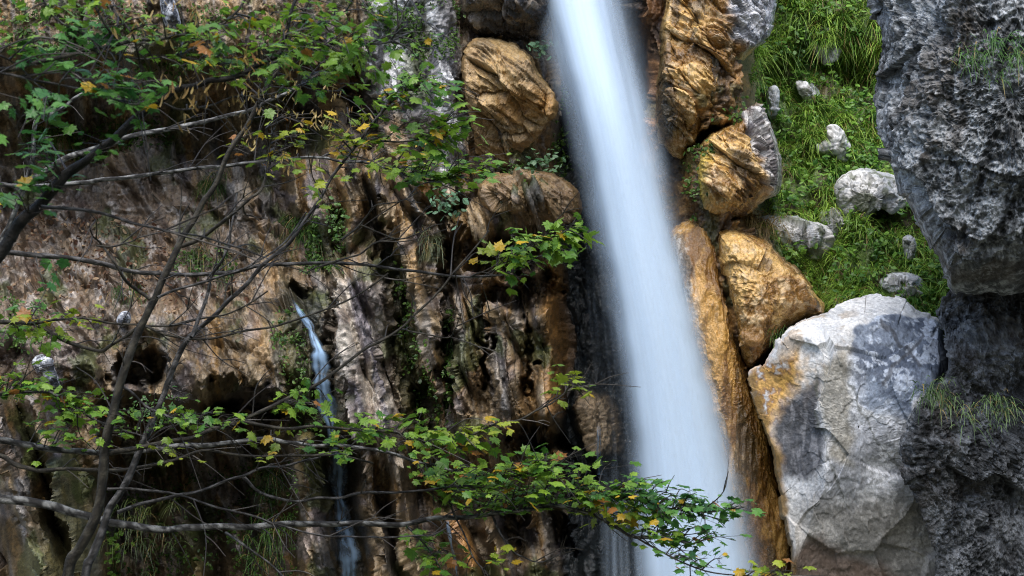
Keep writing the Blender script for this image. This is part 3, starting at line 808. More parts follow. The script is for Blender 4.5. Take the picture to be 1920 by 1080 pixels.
# ------------------------------------------------------------------ grass
def blades(bases, normals, n, length, colA, colB, droop=1.0, width=.005, spread=.7, out=.7, up=.6, rg=None, rootr=.05):
    """tussocks: each base grows n arching blades"""
    rg = rg or rng
    k = len(bases); 
    n = np.broadcast_to(n, (k,)); length = np.broadcast_to(length, (k,))
    idx = np.repeat(np.arange(k), n)
    m = len(idx)
    b = bases[idx] + rg.normal(size=(m, 3)) * rootr * np.array([1, .5, .7])
    L = length[idx] * rg.uniform(.45, 1.1, m)
    dirv = normals[idx] * out + np.array([0, 0, up]) + rg.normal(size=(m, 3)) * spread * np.array([1, .6, .7])
    dirv /= np.linalg.norm(dirv, axis=1)[:, None]
    side = np.cross(dirv, np.array([0, 0, 1.0]) + rg.normal(size=(m, 3)) * .4)
    side /= np.linalg.norm(side, axis=1)[:, None] + 1e-9
    ts = np.array([0, .3, .6, .85]); w = width * rg.uniform(.6, 1.3, m)
    dr = droop * rg.uniform(.6, 1.3, m)
    verts = []
    for t in ts:
        c = b + dirv * (L * t)[:, None] + np.array([0, 0, -1.0]) * (L * dr * t * t)[:, None]
        ww = (w * (1 - .75 * t))[:, None]
        verts += [c - side * ww, c + side * ww]
    tip = b + dirv * L[:, None] + np.array([0, 0, -1.0]) * (L * dr)[:, None]
    verts.append(tip)
    Vt = np.stack(verts, 1)
    base = (np.arange(m) * 9)[:, None]
    q = np.concatenate([base + np.array([0, 1, 3, 2]), base + np.array([2, 3, 5, 4]), base + np.array([4, 5, 7, 6])])
    tr = base + np.array([6, 7, 8])
    tone = np.clip(rg.normal(.5, .25, m) + .5 * n2(b[:, 0] * 2.2, b[:, 2] * 2.2, 95) + rg.normal(0, .25, k)[idx], 0, 1)
    c = mix(np.array(colA), np.array(colB), tone) * rg.uniform(.75, 1.25, m)[:, None]
    dry = rg.random(m) < .10
    c[dry] = [.30, .22, .08]
    return Vt.reshape(-1, 3), q, tr, np.repeat(c, 9, 0)

def scatter(poly, n, avoid=()):
    poly = np.asarray(poly, float); out = []
    lo, hi = poly.min(0), poly.max(0)
    while len(out) < n:
        c = rng.uniform(lo, hi, (n * 2, 2))
        ok = poly_sd(c[:, 0], c[:, 1], poly) < 0
        for a in avoid: ok &= poly_sd(c[:, 0], c[:, 1], np.asarray(a, float)) > -4
        out += list(c[ok])
    return np.array(out[:n])

slope = [(1395, 110), (1440, 60), (1460, -60), (1670, -60), (1700, 200), (1720, 420), (1790, 520), (1790, 640), (1700, 600), (1620, 575), (1560, 590), (1530, 560), (1500, 520),
         (1440, 460), (1400, 420), (1455, 380), (1475, 310), (1450, 230), (1400, 190)]
pts = scatter(slope, 640, ([(1575, 345), (1620, 332), (1690, 350), (1660, 392), (1620, 410), (1590, 420)], [(1500, 160), (1538, 180), (1530, 198)], [(1536, 275), (1560, 248), (1586, 280), (1562, 295)],
                           [(1445, 422), (1540, 430), (1545, 460), (1500, 468)], [(1660, 520), (1718, 522), (1715, 550), (1670, 545)]))
B, Nb, L_ = [], [], []
pts = pts[n2(pts[:, 0] / 60, pts[:, 1] / 50, 96) > -.30]
for (u, v) in pts:
    x, nn, _ = lookup(u, v); B.append(x - nn * .02); Nb.append(np.array([nn[0] * .5, -1, nn[2] * .3]))
    L_.append(rng.uniform(.10, .18) + .22 * rng.random() ** 2 * (1.25 if v < 120 else 1))
gv, gq, gt, gc = blades(np.array(B), np.array(Nb), rng.integers(45, 130, len(B)), np.array(L_), [.05, .16, .018], [.42, .62, .10], .8, .0062, 1.2, .8, .8, rootr=.05)
g = mesh_obj('grass', gv, gq, gt, col=gc, mat=M_GRASS)
tag(g, 'bright green drooping grass covering the slope right of the waterfall', 'grass', kind='stuff')

hp = scatter(slope, 480)
hs = []
for (u, v) in hp:
    x, nn, _ = lookup(u, v); k = rng.integers(4, 10)
    hs.append(x + rng.normal(size=(k, 3)) * np.array([.045, .03, .04]) + np.array([0, -.10, .03]))
hs = np.concatenate(hs); n = len(hs)
hm = leaf_mesh(OVAL, hs, rng.normal(size=(n, 3)) * [1, .6, .5] + [0, -.3, -.2], np.array([0, -.6, .8]) + rng.normal(size=(n, 3)) * .4, rng.uniform(.035, .085, n),
               mix(np.array([.05, .15, .02]), np.array([.22, .40, .06]), rng.random(n)))
tag(mesh_obj('herbs', hm[0], None, hm[1], col=hm[2], mat=M_LEAF, smooth=False), 'small broad-leaved herbs growing among the grass of the slope', 'herbs', kind='stuff')
# mossy and leafy growth on the ledges and hollows of the brown cliff
zones = [([(0, 20), (430, 10), (440, 110), (0, 130)], 420), ([(480, 20), (690, 20), (690, 150), (500, 130)], 160), ([(690, 0), (850, 0), (850, 120), (720, 90)], 260),
         ([(590, 390), (650, 390), (640, 510), (560, 500)], 220), ([(720, 470), (750, 470), (840, 800), (800, 880)], 260), ([(200, 900), (560, 860), (560, 1080), (200, 1080)], 520),
         ([(60, 240), (330, 220), (330, 290), (60, 300)], 260), ([(330, 470), (440, 470), (440, 520), (330, 520)], 90), ([(500, 580), (560, 570), (600, 800), (560, 820)], 160),
         ([(1040, 150), (1065, 180), (1060, 330), (1030, 300)], 120), ([(1290, 330), (1300, 240), (1400, 170), (1300, 420)], 120), ([(0, 560), (90, 560), (90, 660), (0, 650)], 120),
         ([(830, 560), (850, 560), (850, 760), (830, 760)], 110), ([(880, 310), (1080, 310), (1080, 350), (900, 350)], 90)]
cp, cz_ = [], []
for poly, k in zones:
    q = scatter(poly, int(k * 1.6))
    keep = n2(q[:, 0] / 40, q[:, 1] / 40, 97) > -.12
    for (u, v) in q[keep]:
        x, nn, _ = lookup(u, v); kk = rng.integers(2, 6)
        cp.append(x - nn * 0 + rng.normal(size=(kk, 3)) * .03 + np.array([0, -.03, 0]))
cp = np.concatenate(cp); n = len(cp)
hm = leaf_mesh(OVAL, cp, rng.normal(size=(n, 3)) * [1, .5, .6] + [0, -.3, -.3], np.array([0, -.7, .7]) + rng.normal(size=(n, 3)) * .4, rng.uniform(.018, .055, n),
               mix(np.array([.025, .07, .012]), np.array([.12, .22, .035]), rng.random(n)))
tag(mesh_obj('ground_cover', hm[0], None, hm[1], col=hm[2], mat=M_LEAF, smooth=False), 'mossy green growth in the hollows and on the ledges of the brown cliff', 'ground cover', kind='stuff')

def tuft(label, u, v, n, L, colA=(.03, .08, .012), colB=(.13, .22, .04), droop=1.1, spr=(20, 10), dd=None, out=.8, up=.5, k=5, w=.0045, name='grass_tuft', cat='grass tuft', group='grass tufts on the rocks'):
    bs, ns = [], []
    for j in range(k):
        uu, vv = u + rng.normal() * spr[0], v + rng.normal() * spr[1]
        if dd is None:
            x, nn, _ = lookup(uu, vv); x = x - nn * .02
        else:
            x = P(uu, vv, dd)
        bs.append(x); ns.append([0, -1, 0])
    t = blades(np.array(bs), np.array(ns, float), n // k, L, colA, colB, droop, w, .6, out, up)
    o = mesh_obj(name, t[0], t[1], t[2], col=t[3], mat=M_GRASS)
    tag(o, label, cat, group)
DG = ((.02, .06, .012), (.08, .16, .03))
tuft('green grass patch on the shaded ledge at upper left, under the overhang', 120, 250, 420, .30, spr=(45, 18), k=12)
tuft('grass tuft under the pale branch, left of the tan cliff shoulder', 385, 335, 200, .26, *DG, spr=(18, 8))
tuft('round drooping grass tuft beside the mossy hollow in the middle of the cliff', 560, 425, 260, .34, *DG, spr=(16, 12))
tuft('greyish sparse grass on the soil slope behind the forked dark stem', 375, 485, 220, .26, (.06, .08, .03), (.20, .22, .11), spr=(28, 14))
tuft('small fan-shaped tuft on the bare soil slope', 235, 545, 90, .20, *DG, spr=(6, 6), k=3)
tuft('hanging grass below the thick pale branch, bottom of the cliff', 505, 1000, 200, .26, (.02, .07, .012), (.09, .19, .03), spr=(22, 40), dd=14.5, k=12)
tuft('long hanging grass in the dark hollow right of the second stem', 240, 1000, 260, .26, (.03, .06, .015), (.12, .16, .04), spr=(40, 45), k=18, dd=14.2)
tuft('small tuft above the hanging grass, in the black cave', 505, 890, 130, .28, *DG, spr=(16, 14), dd=14.8)
tuft('dark green mossy tuft in the crevice of the curtain columns', 845, 640, 110, .22, (.02, .06, .01), (.05, .12, .02), spr=(4, 12))
tuft('thin grey-green tuft under the bluish leafy plant', 800, 445, 90, .20, (.07, .10, .05), (.18, .22, .12), spr=(14, 14))
tuft('brown dry drooping tuft at the left foot of the grass slope', 1425, 415, 200, .26, (.14, .10, .03), (.26, .20, .08), spr=(12, 6), dd=13.75)
tuft('little tuft in the cleft between ochre and pale boulders', 1475, 628, 110, .14, *DG, spr=(14, 10), dd=13.15)
tuft('grey-green tuft on the ledge nearest the pale boulder', 1752, 735, 200, .15, (.05, .10, .03), (.18, .27, .10), spr=(20, 12), dd=11.35, k=12)
tuft('wide grey-green tuft on the ledge of the jagged rock', 1845, 768, 220, .13, (.05, .10, .03), (.18, .27, .10), spr=(36, 14), dd=11.12, k=16)
tuft('fern-like green fringe growing out of the dark overhanging rock', 1870, 100, 260, .16, (.04, .11, .02), (.12, .24, .06), spr=(32, 16), dd=10.02, k=14)
tuft('tuft on the top rim of the grass slope hanging over a dark gap', 1490, 30, 400, .27, spr=(26, 8), k=7)
tuft('long pale hanging grass at the top edge near the overhanging rock', 1600, -5, 480, .33, (.06, .11, .02), (.24, .28, .08), spr=(36, 8), k=9)
tuft('bright fresh tuft at the lower right corner of the grass slope', 1735, 490, 300, .36, (.06, .16, .02), (.20, .36, .05), spr=(14, 8), k=6)

# ------------------------------------------------------------------ leaves
# small leafy plants on the rocks
def plant(label, u, v, dd, n, ru, rv, size, colA, colB, name='leafy_plant', shape=OVAL):
    if dd is None: dd = lookup(u, v)[2] - .12
    root = empty(name, P(u, v + rv, dd))
    tag(root, label, 'plant', 'small leafy plants on the rocks')
    uu = u + rng.normal(size=n) * ru * .6; vv = v + rng.normal(size=n) * rv * .6
    pos = P(uu, vv, dd - rng.uniform(.0, .22, n))
    td = np.stack([rng.normal(size=n), -np.abs(rng.normal(size=n)) * .6, rng.normal(size=n) * .4 - .3], 1)
    nr = np.stack([rng.normal(size=n) * .5, -.7 + rng.normal(size=n) * .3, .8 + rng.normal(size=n) * .3], 1)
    c = mix(np.array(colA), np.array(colB), rng.random(n))
    Vt, tr, cc = leaf_mesh(shape, pos, td, nr, size * rng.uniform(.6, 1.25, n), c)
    mesh_obj('leaves_or_twigs', Vt, None, tr, col=cc, mat=M_LEAF, parent=root, smooth=False)
    b0 = P(u, v + rv, dd + .03)
    verts, quads = [], []
    for j in range(min(n // 4 + 2, 14)):
        p1 = pos[j]; pm_ = (b0 + p1) / 2 + np.array([0, -.03, .02])
        add_tube(verts, quads, np.array([b0, pm_, p1]), np.array([.004, .003, .002]), 5)
    vs_, qs_ = cat_tubes(verts, quads)
    mesh_obj('stem', vs_, qs_, col=np.tile([.06, .08, .02], (len(vs_), 1)), mat=M_BARK, parent=root)

def catmull(p, n=8):
    p = np.asarray(p, float)
    q = np.concatenate([[2 * p[0] - p[1]], p, [2 * p[-1] - p[-2]]])
    out = []
    for k in range(1, len(q) - 2):
        t = np.linspace(0, 1, n, endpoint=False)[:, None]
        p0, p1, p2, p3 = q[k - 1], q[k], q[k + 1], q[k + 2]
        out.append(.5 * (2 * p1 + (p2 - p0) * t + (2 * p0 - 5 * p1 + 4 * p2 - p3) * t ** 2 + (3 * p1 - p0 - 3 * p2 + p3) * t ** 3))
    return np.concatenate(out + [p[-1:]])

def add_tube(verts, quads, path, rad, sides=7):
    n = len(path)
    tan = np.gradient(path, axis=0); tan /= np.linalg.norm(tan, axis=1)[:, None] + 1e-9
    ref = np.array([.13, .95, .25])
    a = np.cross(tan, ref); a /= np.linalg.norm(a, axis=1)[:, None] + 1e-9
    b = np.cross(tan, a)
    th = np.linspace(0, 2 * np.pi, sides, endpoint=False)
    ring = path[:, None, :] + rad[:, None, None] * (np.cos(th)[None, :, None] * a[:, None, :] + np.sin(th)[None, :, None] * b[:, None, :])
    verts.append(ring.reshape(-1, 3)); quads.append(grid_quads(n, sides, True))

def cat_tubes(verts, quads):
    off = 0; q = []
    for v, k in zip(verts, quads):
        q.append(k + off); off += len(v)
    return np.concatenate(verts), np.concatenate(q)

plant('bluish-green leafy clump hanging from the cliff crack above the curtain columns', 842, 375, 13.85, 46, 22, 26, .07, (.06, .14, .06), (.16, .30, .18))
plant('dark leafy plant with white-edged leaves on the brown ledge', 1018, 302, 13.7, 50, 30, 18, .06, (.02, .07, .02), (.12, .22, .10))
plant('small fern-like plant under the dark rock roof beside the water', 1018, 88, 14.0, 26, 22, 14, .07, (.05, .12, .05), (.14, .26, .14))
plant('tiny plant in the gap between ochre crag and split boulder', 1345, 215, 13.75, 30, 22, 14, .045, (.04, .12, .02), (.12, .26, .04))
plant('low plant with round leaves at the top left corner of the grass', 1490, 92, None, 26, 40, 16, .08, (.06, .16, .04), (.18, .32, .10))
plant('light green creeping plant at the foot of the second dark stem', 215, 1035, 14.8, 40, 20, 40, .07, (.08, .18, .02), (.18, .34, .05))
plant('fine-leaved bush in front of the dark cave mouth', 285, 770, 13.4, 110, 40, 26, .04, (.03, .09, .02), (.10, .20, .05))
plant('leafy creeper beside the grass tuft in the mossy hollow', 622, 410, 13.9, 40, 22, 30, .05, (.04, .10, .02), (.12, .24, .05))
plant('fresh green herb patch in the lower grass slope', 1600, 515, None, 90, 40, 22, .05, (.06, .16, .02), (.16, .34, .05))
plant('clover-like herb patch near the overhanging rock in the grass', 1640, 290, None, 120, 30, 26, .045, (.05, .15, .02), (.16, .34, .04))
lp = scatter([(60, 400), (280, 400), (330, 480), (330, 590), (180, 560), (60, 500)], 420)
lp = np.concatenate([lp, scatter([(-10, 380), (60, 380), (500, 470), (480, 560), (260, 600), (-10, 620)], 420)])
pos = np.array([lookup(a, b)[0] - np.array([0, .02, 0]) for a, b in lp])
n = len(pos)
c = mix(np.array([.12, .055, .03]), np.array([.48, .34, .20]), rng.random(n) ** 2)
Vt, tr, cc = leaf_mesh(OVAL, pos, rng.normal(size=(n, 3)), np.array([0, -.6, .8]) + rng.normal(size=(n, 3)) * .4, rng.uniform(.03, .07, n), c)
tag(mesh_obj('leaf_litter', Vt, None, tr, col=cc, mat=M_LEAF, smooth=False), 'dead brown leaves lying on the bare soil slope', 'leaf litter', kind='stuff')

# ------------------------------------------------------------------ trees
DARK = ((.018, .016, .012), (.065, .058, .042))
PALE = ((.022, .021, .019), (.24, .24, .225))
MIDB = ((.018, .017, .015), (.11, .105, .10))

class Tree:
    def __init__(self, name, label, base, group='trees in front of the cliff'):
        self.root = empty(name, base)
        tag(self.root, label, 'tree', group)
        self.paths = []          # (object, world path)
        self.leaves = {}
    def limb(self, pts, w0, w1, d0, d1, bark=DARK, name='branch', rings=0.0, wig=.05):
        pts = np.asarray(pts, float)
        L = np.concatenate([[0], np.cumsum(np.linalg.norm(np.diff(pts, axis=0), axis=1))]); L /= L[-1]
        dd = d0 + (d1 - d0) * L + wig * np.sin(L * 9 + pts[0, 0])
        path = catmull(P(pts[:, 0], pts[:, 1], dd), 8)
        n = len(path)
        s = np.linspace(0, 1, n)
        path = path + .004 * np.stack([n2(s * n / 11, 0 * s + pts[0, 1], 5), n2(s * n / 11, 0 * s + pts[0, 1], 6), n2(s * n / 11, 0 * s + pts[0, 1], 7)], 1) * (1 + w0 / 14)
        wpx = w0 + (w1 - w0) * s ** .7
        rad = np.maximum(.5 * wpx * S * path[:, 1] / 1920, .0018) * (1 + .10 * n2(s * n / 4, 0 * s + pts[0, 1], 9))
        vv, qq = [], []
        add_tube(vv, qq, path, rad, 9 if w0 > 7 else 6)
        k = 9 if w0 > 7 else 6
        # bark colour: pale lichen plates and dark rings
        ang = np.tile(np.arange(k) / k * 2 * np.pi, n); al = np.repeat(np.concatenate([[0], np.cumsum(np.linalg.norm(np.diff(path, axis=0), axis=1))]), k)
        q = fb2(al * 14, np.cos(ang) * 1.1 + 10, 3, 7) + .5 * n2(al * 45, np.sin(ang) * .8, 8)
        colr = mix(np.array(bark[0]), np.array(bark[1]), ss(-.1, .5, q))
        if name == 'trunk' and self.root.get('trunk_done'):
            pass
        o = mesh_obj(name, vv[0], qq[0], col=colr, mat=M_BARK, parent=self.root)
        self.paths.append((o, path, w1))
        return o
    def twigs_leaves(self, cu, cv, ru, rv, n, size=.09, pal='green', depth=None, only=None, per=6, droop=.35, bark=DARK):
        """leafy twigs that grow from the nearest limb into the ellipse (cu, cv, ru, rv)"""
        ntw = max(1, int(n * 1.45) // per)
        for _ in range(ntw):
            r = math.sqrt(rng.random()); th = rng.uniform(0, 2 * np.pi)
            tu, tv = cu + ru * r * math.cos(th), cv + rv * r * math.sin(th)
            best = None
            for o, path, w1 in (self.paths if only is None else [self.paths[i] for i in only]):
                pu = path[:, 0] / (S * path[:, 1]) * 1920 + 960; pv = 540 - (path[:, 2] - CZ) / (S * path[:, 1]) * 1920
                dd = np.hypot(pu - tu + 25, (pv - tv) * 1.2)
                i = int(dd.argmin())
                if best is None or dd[i] < best[0]: best = (dd[i], o, path[i])
            _, o, st = best
            td = st[1] + rng.normal() * .16 if depth is None else depth + rng.normal() * .15
            tgt = P(tu, tv, td)
            v = tgt - st; ln = np.linalg.norm(v) + 1e-6
            midp = st + v * .5 + np.array([0, 0, .10 * ln]) + rng.normal(size=3) * .05 * ln
            tw = catmull(np.array([st, midp, tgt]), 6)
            self.leaves.setdefault(o.name, dict(o=o, tw=[], pos=[], td=[], nr=[], sz=[], c=[]))
            B = self.leaves[o.name]
            B['tw'].append(tw)
            for j in range(per):
                t = rng.uniform(.45, 1.0) if ln > .25 else rng.uniform(.1, 1)
                i = int(t * (len(tw) - 1))
                p = tw[i] + rng.normal(size=3) * np.array([.055, .055, .03])
                B['tw'].append(np.array([tw[i], p]))
                out = v / ln + rng.normal(size=3) * np.array([.9, .7, .25]); out[2] -= droop
                B['pos'].append(p); B['td'].append(out)
                B['nr'].append(np.array([rng.normal() * .3, -.10 + rng.normal() * .28, 1.0]))
                B['sz'].append(size * .58 * rng.uniform(.4, 1.4))
                x = rng.random()
                if pal == 'green': c0 = mix(np.array([.050, .155, .020]), np.array([.22, .36, .030]), rng.random())
                elif pal == 'deep': c0 = mix(np.array([.025, .11, .025]), np.array([.12, .28, .045]), rng.random())
                else: c0 = mix(np.array([.10, .20, .02]), np.array([.32, .37, .03]), rng.random())
                if x < (.03 if pal == 'deep' else .13 if pal == 'yel' else .045): c0 = np.array([.50, .33, .02]) * rng.uniform(.7, 1.1)
                elif x > .98: c0 = np.array([.30, .13, .03])
                B['c'].append(c0)
    def seeds(self, cu, cv, ru, rv, n):
        """dry hanging seed wings"""
        for _ in range(n // 8):
            r = math.sqrt(rng.random()); th = rng.uniform(0, 2 * np.pi)
            tu, tv = cu + ru * r * math.cos(th), cv + rv * r * math.sin(th)
            best = None
            for o, path, w1 in self.paths:
                pu = path[:, 0] / (S * path[:, 1]) * 1920 + 960; pv = 540 - (path[:, 2] - CZ) / (S * path[:, 1]) * 1920
                dd = np.hypot(pu - tu, pv - tv); i = int(dd.argmin())
                if best is None or dd[i] < best[0]: best = (dd[i], o, path[i])
            _, o, st = best
            tgt = P(tu, tv, st[1] + rng.normal() * .1)
            self.leaves.setdefault(o.name, dict(o=o, tw=[], pos=[], td=[], nr=[], sz=[], c=[]))
            B = self.leaves[o.name]
            B['tw'].append(catmull(np.array([st, (st + tgt) / 2 + [0, 0, .02], tgt]), 4))
            B.setdefault('seed', [])
            for j in range(5):
                B['seed'].append((tgt + rng.normal(size=3) * .025, np.array([rng.normal() * .6, rng.normal() * .4, -1]), rng.normal(size=3),
                                  rng.uniform(.03, .05), mix(np.array([.26, .15, .05]), np.array([.45, .34, .12]), rng.random())))
    def bare_twigs(self, per=5):
        for o, path, w1 in self.paths:
            if o.name.startswith('trunk') and self.root.name != 'young_tree': continue
            ln = np.linalg.norm(np.diff(path, axis=0), axis=1).sum()
            for _ in range(int(per * ln) + 1):
                i = rng.integers(len(path) // 4, len(path) - 1)
                if path[i, 2] > CZ + .3 * path[i, 1] or abs(path[i, 0]) > .40 * path[i, 1]: continue
                st = path[i]; tn = path[i + 1] - path[i]; tn /= np.linalg.norm(tn) + 1e-9
                L = rng.uniform(.10, .42)
                dv = tn * .8 + rng.normal(size=3) * np.array([.35, .5, .55]); dv /= np.linalg.norm(dv)
                e = st + dv * L + np.array([0, 0, -.12 * L])
                m = st + dv * L * .5 + rng.normal(size=3) * .08 * L
                B = self.leaves.setdefault(o.name, dict(o=o, tw=[], pos=[], td=[], nr=[], sz=[], c=[]))
                B['tw'].append(catmull(np.array([st, m, e]), 5))
                if rng.random() < .6:
                    d2 = dv + rng.normal(size=3) * .5; d2 /= np.linalg.norm(d2)
                    B['tw'].append(catmull(np.array([m, m + d2 * L * .2 + [0, 0, .01], m + d2 * L * .45]), 4))
    def grow(self, twigcol=DARK):
        for B in self.leaves.values():
            o = B['o']
            vv, qq = [], []
            for tw in B['tw']:
                add_tube(vv, qq, tw, np.linspace(.0040, .0015, len(tw)) if len(tw) > 2 else np.array([.0013, .001]), 5 if len(tw) > 2 else 3)
            v, q = cat_tubes(vv, qq)
            q = np.concatenate([q[:, [0, 1, 2]], q[:, [0, 2, 3]]])
            parts = [(v, q, np.tile([.05, .043, .035], (len(v), 1)))]
            if B['pos']:
                parts.append(leaf_mesh(MAPLE, np.array(B['pos']), np.array(B['td']), np.array(B['nr']), np.array(B['sz']), np.array(B['c'])))
            if B.get('seed'):
                s_ = B['seed']
                parts.append(leaf_mesh(WING, np.array([a[0] for a in s_]), np.array([a[1] for a in s_]), np.array([a[2] for a in s_]), np.array([a[3] for a in s_]), np.array([a[4] for a in s_])))
            off = 0; Vs, Ts, Cs = [], [], []
            for (a, b, c) in parts:
                Vs.append(a); Ts.append(b + off); Cs.append(c); off += len(a)
            mesh_obj('leaves_or_twigs', np.concatenate(Vs), None, np.concatenate(Ts), col=np.concatenate(Cs), mat=M_LEAF, parent=o, smooth=False)  # twigs with leaves and seeds; bare twigs only on leafless limbs

# --- the slender dark two-stemmed tree
T1 = Tree('young_tree', 'slender dark tree with two leaning stems rising from the bottom left', P(110, 1500, 7.0))
T1.limb([(95, 1500), (112, 1250), (127, 1075), (150, 1030), (180, 960), (195, 880), (203, 810), (215, 760), (233, 693), (255, 635), (275, 587), (290, 558), (305, 525), (332, 468), (352, 432),
         (376, 388), (400, 350), (430, 287), (465, 230), (490, 187), (505, 155), (525, 120), (546, 64), (562, 36), (578, 0), (590, -60)], 25, 5, 7.0, 7.1, DARK, 'trunk')
T1.limb([(110, 1500), (140, 1250), (160, 1080), (172, 1047), (190, 995), (205, 958), (223, 930), (245, 885), (263, 842), (285, 793), (305, 743), (317, 708), (335, 667), (353, 635),
         (386, 606), (420, 573), (456, 538), (495, 496), (540, 456), (574, 414), (600, 372), (625, 325), (672, 268), (715, 210), (750, 176), (785, 160)], 20, 4, 7.15, 7.4, MIDB, 'trunk')
T1.limb([(340, 462), (376, 446), (414, 420), (446, 394), (470, 372), (488, 358), (502, 322), (505, 285), (497, 240)], 9, 4, 7.05, 6.9)
T1.limb([(283, 562), (257, 543), (235, 525), (214, 490), (195, 462), (178, 448), (173, 440)], 8, 3, 7.0, 6.8)
T1.limb([(180, 460), (212, 462), (238, 456), (256, 447), (266, 430)], 4, 2, 6.85, 6.7)
T1.limb([(295, 558), (332, 542), (386, 526), (440, 510), (478, 493), (515, 468), (546, 440), (575, 396)], 6, 3, 7.0, 7.2, MIDB)
T1.limb([(357, 632), (377, 587), (390, 547), (400, 513), (417, 487), (430, 447), (437, 410), (444, 362)], 8, 4, 7.15, 7.3, MIDB)
T1.limb([(204, 850), (232, 845), (276, 835), (320, 828), (358, 821), (400, 804), (440, 793), (474, 779), (522, 755), (562, 738), (600, 718), (642, 686), (683, 657), (717, 637), (750, 616),
         (774, 596), (800, 570), (827, 542), (850, 510), (880, 477), (917, 433)], 11, 3, 7.0, 7.6)
T1.limb([(455, 792), (533, 803), (583, 800), (640, 803), (700, 808), (741, 812), (783, 820), (833, 822), (880, 817), (917, 800), (950, 792), (973, 788), (1000, 773), (1033, 756), (1063, 735), (1083, 725), (1104, 727)], 7, 3, 7.1, 7.5)
T1.limb([(220, 962), (247, 950), (281, 941), (330, 931), (370, 922), (420, 903), (456, 892), (490, 878), (540, 872), (570, 865), (602, 856)], 8, 4, 7.15, 7.4, MIDB)
T1.limb([(455, 894), (480, 918), (510, 932), (560, 940), (600, 933), (640, 932), (690, 923), (740, 925), (787, 920), (840, 912), (883, 910), (923, 902), (957, 893), (1007, 887), (1042, 874), (1075, 850)], 7, 3, 7.3, 7.6, MIDB)
T1.limb([(200, 917), (250, 917), (300, 922), (342, 929), (385, 945), (432, 957), (482, 970), (522, 985), (582, 1000), (640, 1005), (707, 1008), (780, 1005), (810, 1003), (838, 990)], 6, 3, 7.0, 7.3, MIDB)
T1.limb([(640, 450), (673, 423), (690, 403), (704, 387), (746, 378), (783, 362)], 5, 2, 7.4, 7.5)
T1.limb([(676, 423), (707, 435), (743, 447), (770, 443), (781, 428)], 4, 2, 7.4, 7.4)
T1.limb([(600, 500), (640, 487), (673, 477), (703, 457), (743, 448)], 5, 3, 7.3, 7.45)
T1.limb([(750, 617), (790, 625), (838, 633), (852, 620), (858, 600)], 4, 2, 7.45, 7.4)
T1.limb([(672, 268), (720, 265), (766, 265), (800, 254), (828, 238)], 5, 2, 7.4, 7.3)
T1.limb([(423, 1000), (456, 1021), (490, 1045), (520, 1070), (545, 1095)], 6, 3, 7.2, 7.0, MIDB)
T1.limb([(225, 722), (245, 735), (270, 758), (300, 775), (340, 790), (375, 795), (420, 798)], 7, 3, 7.05, 6.9, MIDB)

# --- the pale barked maple: trunk out of the frame at the left, long level branches
T2 = Tree('maple_tree', 'pale-barked maple reaching long level branches across from the left edge', P(-260, 1500, 7.6))
T2.limb([(-260, 1500), (-240, 1100), (-215, 800), (-190, 500), (-170, 250), (-140, 0), (-120, -250)], 70, 34, 7.6, 7.6, PALE, 'trunk')
T2.limb([(-215, 810), (-100, 818), (0, 825), (46, 835), (96, 842), (150, 846), (200, 848), (250, 844), (300, 840), (350, 835), (400, 833), (440, 828), (477, 823), (510, 822), (542, 830), (583, 835), (640, 835), (690, 840), (740, 852), (790, 868), (850, 882)], 15, 5, 7.6, 7.8, PALE)
T2.limb([(-230, 930), (-100, 928), (0, 936), (50, 941), (98, 949), (140, 962), (175, 972), (210, 979), (260, 988), (310, 995), (352, 988), (400, 987), (450, 988), (500, 985), (560, 980), (640, 982), (690, 983), (750, 982), (800, 975),
         (842, 970), (890, 967), (940, 960), (990, 955), (1033, 947), (1072, 953), (1107, 964), (1134, 978), (1167, 995), (1192, 1005), (1240, 1010), (1300, 1020)], 20, 5, 7.6, 7.7, PALE)
T2.limb([(-215, 830), (-60, 835), (0, 853), (18, 866), (46, 876), (70, 883), (115, 879), (170, 880), (212, 882), (260, 877), (300, 868), (342, 858), (385, 845), (433, 852), (493, 855), (583, 855), (634, 853), (700, 868)], 11, 4, 7.5, 7.3, DARK)
T2.limb([(-205, 720), (-60, 740), (0, 740), (42, 735), (84, 735), (106, 742), (140, 764), (178, 786), (215, 802), (270, 818)], 9, 3, 7.6, 7.4, MIDB)
T2.limb([(-195, 580), (-50, 600), (0, 603), (60, 608), (97, 626), (140, 645), (186, 657), (206, 650), (235, 632), (260, 613), (278, 612), (310, 628), (350, 634), (400, 633), (452, 622), (512, 612), (568, 595), (640, 567), (684, 546), (728, 512)], 10, 3, 7.5, 7.3, DARK)
T2.limb([(60, 608), (100, 600), (150, 597), (196, 603), (240, 608), (290, 612), (332, 608), (376, 598), (424, 590), (465, 570), (502, 546)], 5, 3, 7.45, 7.3, DARK)
T2.limb([(-185, 455), (-60, 462), (0, 472), (60, 477), (130, 483), (188, 494), (226, 505), (272, 511), (332, 515), (392, 514), (442, 509), (490, 498), (546, 495), (640, 495), (700, 497), (750, 507), (807, 513), (853, 517), (890, 521), (924, 517), (957, 511), (990, 494)], 12, 4, 7.6, 7.7, MIDB)
T2.limb([(906, 520), (932, 502), (957, 487), (990, 467), (1040, 441), (1072, 419), (1095, 410)], 4, 2, 7.7, 7.6, DARK)
T2.limb([(-178, 420), (-60, 455), (-10, 462), (8, 440), (24, 405), (42, 360), (56, 318), (62, 282), (64, 242), (72, 221), (94, 216), (118, 203), (141, 183), (170, 165)], 13, 6, 7.7, 7.5, PALE)
T2.limb([(40, 350), (90, 318), (130, 295), (162, 284), (202, 270), (242, 255), (286, 248), (332, 240), (374, 230), (424, 218), (472, 204), (512, 186), (546, 170), (570, 155), (578, 136)], 13, 6, 7.5, 7.8, PALE)
